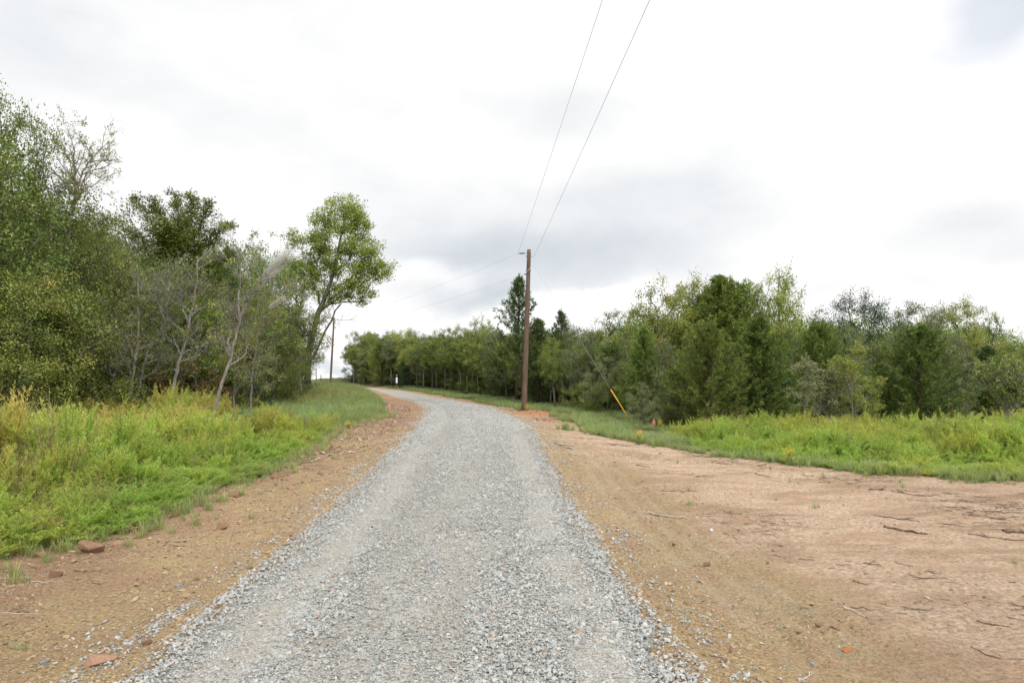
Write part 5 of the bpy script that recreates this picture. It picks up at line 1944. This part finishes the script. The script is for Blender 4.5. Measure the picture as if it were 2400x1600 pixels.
rock(1577, 1388, 12, 0.6, 'grey', 'grey pebble just off the gravel on the right', 819, 0.3, cat='pebble')
rock(1658, 1325, 26, 0.3, 'brown', 'pale brown flake stone beside the wheel rut on the right', 820, 0.3)
rock(518, 1240, 34, 0.4, 'brown', 'pale broken stone in the middle of the left shoulder', 821, 0.5)
rock(415, 1376, 15, 0.5, 'grey', 'flat bluish stone on the sandy shoulder left of the gravel', 822, 0.4, cat='pebble')
rock(357, 1456, 13, 0.6, 'grey', 'pale grey pebble between the flat slab and the gravel', 823, 0.4, cat='pebble')
rock(1797, 1320, 11, 0.6, 'red', 'dark red pebble alone on the pale clay', 824, 0.4, cat='pebble')
rock(1695, 1550, 22, 0.35, 'brown', 'pale brown stone below the ruts at the bottom right', 825, 0.4)
rock(1905, 1560, 15, 0.6, 'grey', 'grey pebble by the forked twig at the bottom', 826, 0.4, cat='pebble')

STICK_D = bark_mat('dark_stick', (0.06, 0.04, 0.03), (0.16, 0.11, 0.08), (0.26, 0.2, 0.16), 14.0, (1, 1, 1), 0.6)
STICK_M = bark_mat('weathered_stick', (0.12, 0.09, 0.07), (0.24, 0.19, 0.15), (0.32, 0.27, 0.22), 14.0, (1, 1, 1), 0.6)
STICK_P = bark_mat('pale_stick', (0.28, 0.22, 0.17), (0.45, 0.38, 0.31), (0.58, 0.52, 0.46), 14.0, (1, 1, 1), 0.6)


def stick(pts, r, pale, label, seed, forks=0, cat='stick'):
    rr = np.random.default_rng(seed)
    P = []
    for (px, py) in pts:
        x, y = gp(px, py)
        P.append((x, y, gz(x, y) + r * 0.35))
    P = np.array(P)
    u = np.linspace(0, 1, len(P) * 4)
    Q = np.array([np.interp(u, np.linspace(0, 1, len(P)), P[:, i]) for i in range(3)]).T
    Q += rr.normal(0, min(r, 0.02) * 0.35, Q.shape)
    Q[:, 2] = np.maximum(Q[:, 2], Hs(Q[:, 0], Q[:, 1]) + r * 0.15)
    r = r * 0.72 if r < 0.03 else r
    o = Q[0].copy()
    g = Geo()
    tube(g, Q - o, np.linspace(r, r * 0.45, len(Q)) * (1 + 0.15 * rr.normal(size=len(Q))), 6)
    for k in range(forks):
        i = rr.integers(2, len(Q) - 2)
        d = unit(Q[i + 1] - Q[i])
        n = unit(d + np.array([rr.normal(0, .5), rr.normal(0, .5), 0.05]))
        L = np.linalg.norm(Q[-1] - Q[0]) * (0.2 + 0.25 * rr.random())
        tube(g, np.array([Q[i], Q[i] + n * L * .5, Q[i] + n * L]) - o, [r * .55, r * .4, r * .2], 4)
    ob = link('stick', g.mesh('stick', True), STICK_P if pale else STICK_D, None, tuple(o))
    tag(ob, label, cat)


S = [
    ([(1517, 1199), (1545, 1209), (1580, 1213), (1609, 1209)], 0.018, 1, 'pale curved stick lying alone left on the clearing'),
    ([(1655, 1286), (1688, 1297), (1718, 1307)], 0.006, 1, 'thin straight pale twig below the curved stick'),
    ([(2072, 1235), (2110, 1243), (2150, 1250), (2175, 1252)], 0.022, 0, 'thick dark broken branch on the right of the clearing'),
    ([(2050, 1208), (2100, 1216), (2158, 1224)], 0.012, 0, 'thin dark branch just beyond the thick broken one'),
    ([(2255, 1205), (2320, 1214), (2372, 1221)], 0.012, 0, 'long thin dark branch right of and beyond the thick broken one'),
    ([(2270, 1253), (2330, 1260), (2400, 1268)], 0.012, 0, 'dark branch running off the right border below the bark-clad log'),
    ([(2088, 1151), (2120, 1156), (2165, 1163), (2185, 1162)], 0.012, 0, 'tangled dark branch farthest out on the clearing'),
    ([(2037, 1148), (2055, 1147), (2072, 1149)], 0.02, 0, 'short stubby dark stick left of the tangled one'),
    ([(2245, 1174), (2280, 1176), (2312, 1177)], 0.010, 0, 'straight thin dark stick between the tangled branch and the border'),
    ([(2280, 1162), (2310, 1165), (2335, 1165)], 0.008, 0, 'short thin stick close to the right weeds'),
    ([(1550, 1151), (1590, 1152), (1632, 1150)], 0.009, 0, 'short dark twig near the left end of the clearing'),
    ([(1694, 1199), (1714, 1203)], 0.012, 0, 'short dark chip of wood in the middle of the clearing'),
    ([(1976, 1424), (2005, 1434), (2028, 1450)], 0.012, 1, 'grey split stick lying at a slant on the pale clay'),
    ([(2002, 1362), (2018, 1368), (2032, 1371)], 0.011, 0, 'short dark stick right above the slanting grey one'),
    ([(2098, 1318), (2120, 1324), (2140, 1328)], 0.007, 0, 'thin dark twig in the middle of the bare clay'),
    ([(2165, 1400), (2180, 1405), (2193, 1411)], 0.010, 1, 'short pale stick on the bare clay left of the twig litter'),
    ([(2275, 1517), (2310, 1535), (2350, 1545), (2400, 1548)], 0.007, 0, 'long thin dark twig at the bottom right corner'),
    ([(2290, 1455), (2330, 1465), (2368, 1470)], 0.009, 0, 'dark twig lying in litter near the right border'),
    ([(1645, 1536), (1690, 1541)], 0.007, 0, 'short dark twig among gravel scatter at the bottom'),
    ([(1872, 1598), (1892, 1588), (1902, 1578)], 0.012, 1, 'forked pale twig end at the bottom border'),
    ([(1894, 1470), (1902, 1480), (1912, 1490)], 0.005, 1, 'thin pale twig left of the pale red flake'),
    ([(1300, 1040), (1322, 1048), (1340, 1054)], 0.02, 0, 'dark stick at the left corner of the clearing beside the gravel'),
    ([(1316, 1060), (1335, 1064), (1357, 1067)], 0.016, 1, 'pale stick below the dark one at the clearing corner'),
    ([(1600, 1062), (1640, 1070), (1690, 1074)], 0.010, 0, 'long dark twig in front of the yellow goldenrod clump'),
    ([(1490, 1090), (1522, 1095)], 0.014, 0, 'short dark stick left on the pale clearing near the grass'),
    ([(700, 1075), (728, 1068), (755, 1062), (775, 1054)], 0.026, 0, 'dark driftwood-like branch at the edge of the left grass'),
    ([(722, 1078), (742, 1076), (765, 1070), (772, 1063)], 0.018, 1, 'bleached forked root lying on the dark branch'),
    ([(705, 1085), (730, 1084), (748, 1080)], 0.016, 0, 'short stick under the dark branch at the left grass edge'),
    ([(60, 1362), (100, 1365), (130, 1362), (152, 1366)], 0.007, 1, 'thin pale twig below the brown pyramid stone'),
    ([(0, 1438), (60, 1440), (110, 1439)], 0.005, 1, 'thin pale stalk on the sand at the left border'),
    ([(260, 1264), (300, 1262), (330, 1262)], 0.008, 0, 'dark twig lying behind the rounded pinkish stone'),
    ([(278, 1316), (300, 1304), (335, 1295)], 0.006, 1, 'thin pale twig right of the big angular brown rock'),
    ([(175, 1338), (205, 1340)], 0.010, 0, 'short dark stick right of the brown pyramid stone'),
    ([(415, 1186), (450, 1189), (478, 1188)], 0.008, 0, 'dark twig lying below the tuft on the left shoulder'),
    ([(432, 1205), (440, 1197)], 0.008, 1, 'tiny whitish twig on the left shoulder'),
]
for i, (p, r, pale, lab) in enumerate(S):
    stick(p, r, pale, lab, 900 + i, forks=(2 if r > 0.0115 and len(p) > 2 else 0))
stick([(2354, 1246), (2385, 1248), (2440, 1254)], 0.036, 0, 'thick bark-clad log end cut off by the right border', 960, 0, 'log')


# twig litter, too fine to count
def litter():
    rr = np.random.default_rng(77)
    P = []
    for i in range(4):
        g = Geo()
        t = np.linspace(-0.5, 0.5, 5)
        pts = np.stack([t, 0.06 * rr.normal(size=5), 0.02 * rr.normal(size=5)], -1)
        tube(g, pts, [0.02, 0.03, 0.028, 0.02, 0.012], 4)
        P.append((g.mesh('twig'), STICK_D if i != 2 else STICK_M))
    n = 26000
    x = 2.2 + 11 * rr.random(n)
    y = 4.5 + 12.5 * rr.random(n) ** 0.9
    k = (y < right_edge(x) + 0.5) & (rr.random(n) < 0.05 + 0.45 * sstep(2.5, 6.5, x - 0.1 * y) + 2.2 * fbm(x, y, 0.9, 3))
    x2 = -4.6 + 2.2 * rr.random(500)
    y2 = 4 + 22 * rr.random(500)
    x, y = np.concatenate([x[k], x2]), np.concatenate([y[k], y2])
    n = len(x)
    s = np.clip(0.045 * np.exp(0.75 * rr.normal(size=n)), 0.012, 0.28)
    z = Hs(x, y) + 0.004
    rot = np.stack([np.zeros(n), rr.normal(0, 0.05, n), rr.normal(0.0, 0.7, n) - 0.15], -1)
    scatter('twig_litter', P, np.stack([x, y, z], -1), rot, np.stack([s * 1.3, s ** 0.6 * 0.5, s ** 0.6 * 0.42], -1), rr.integers(0, 4, n),
            label='broken twigs and bark bits littering the bare clay', cat='litter')


litter()
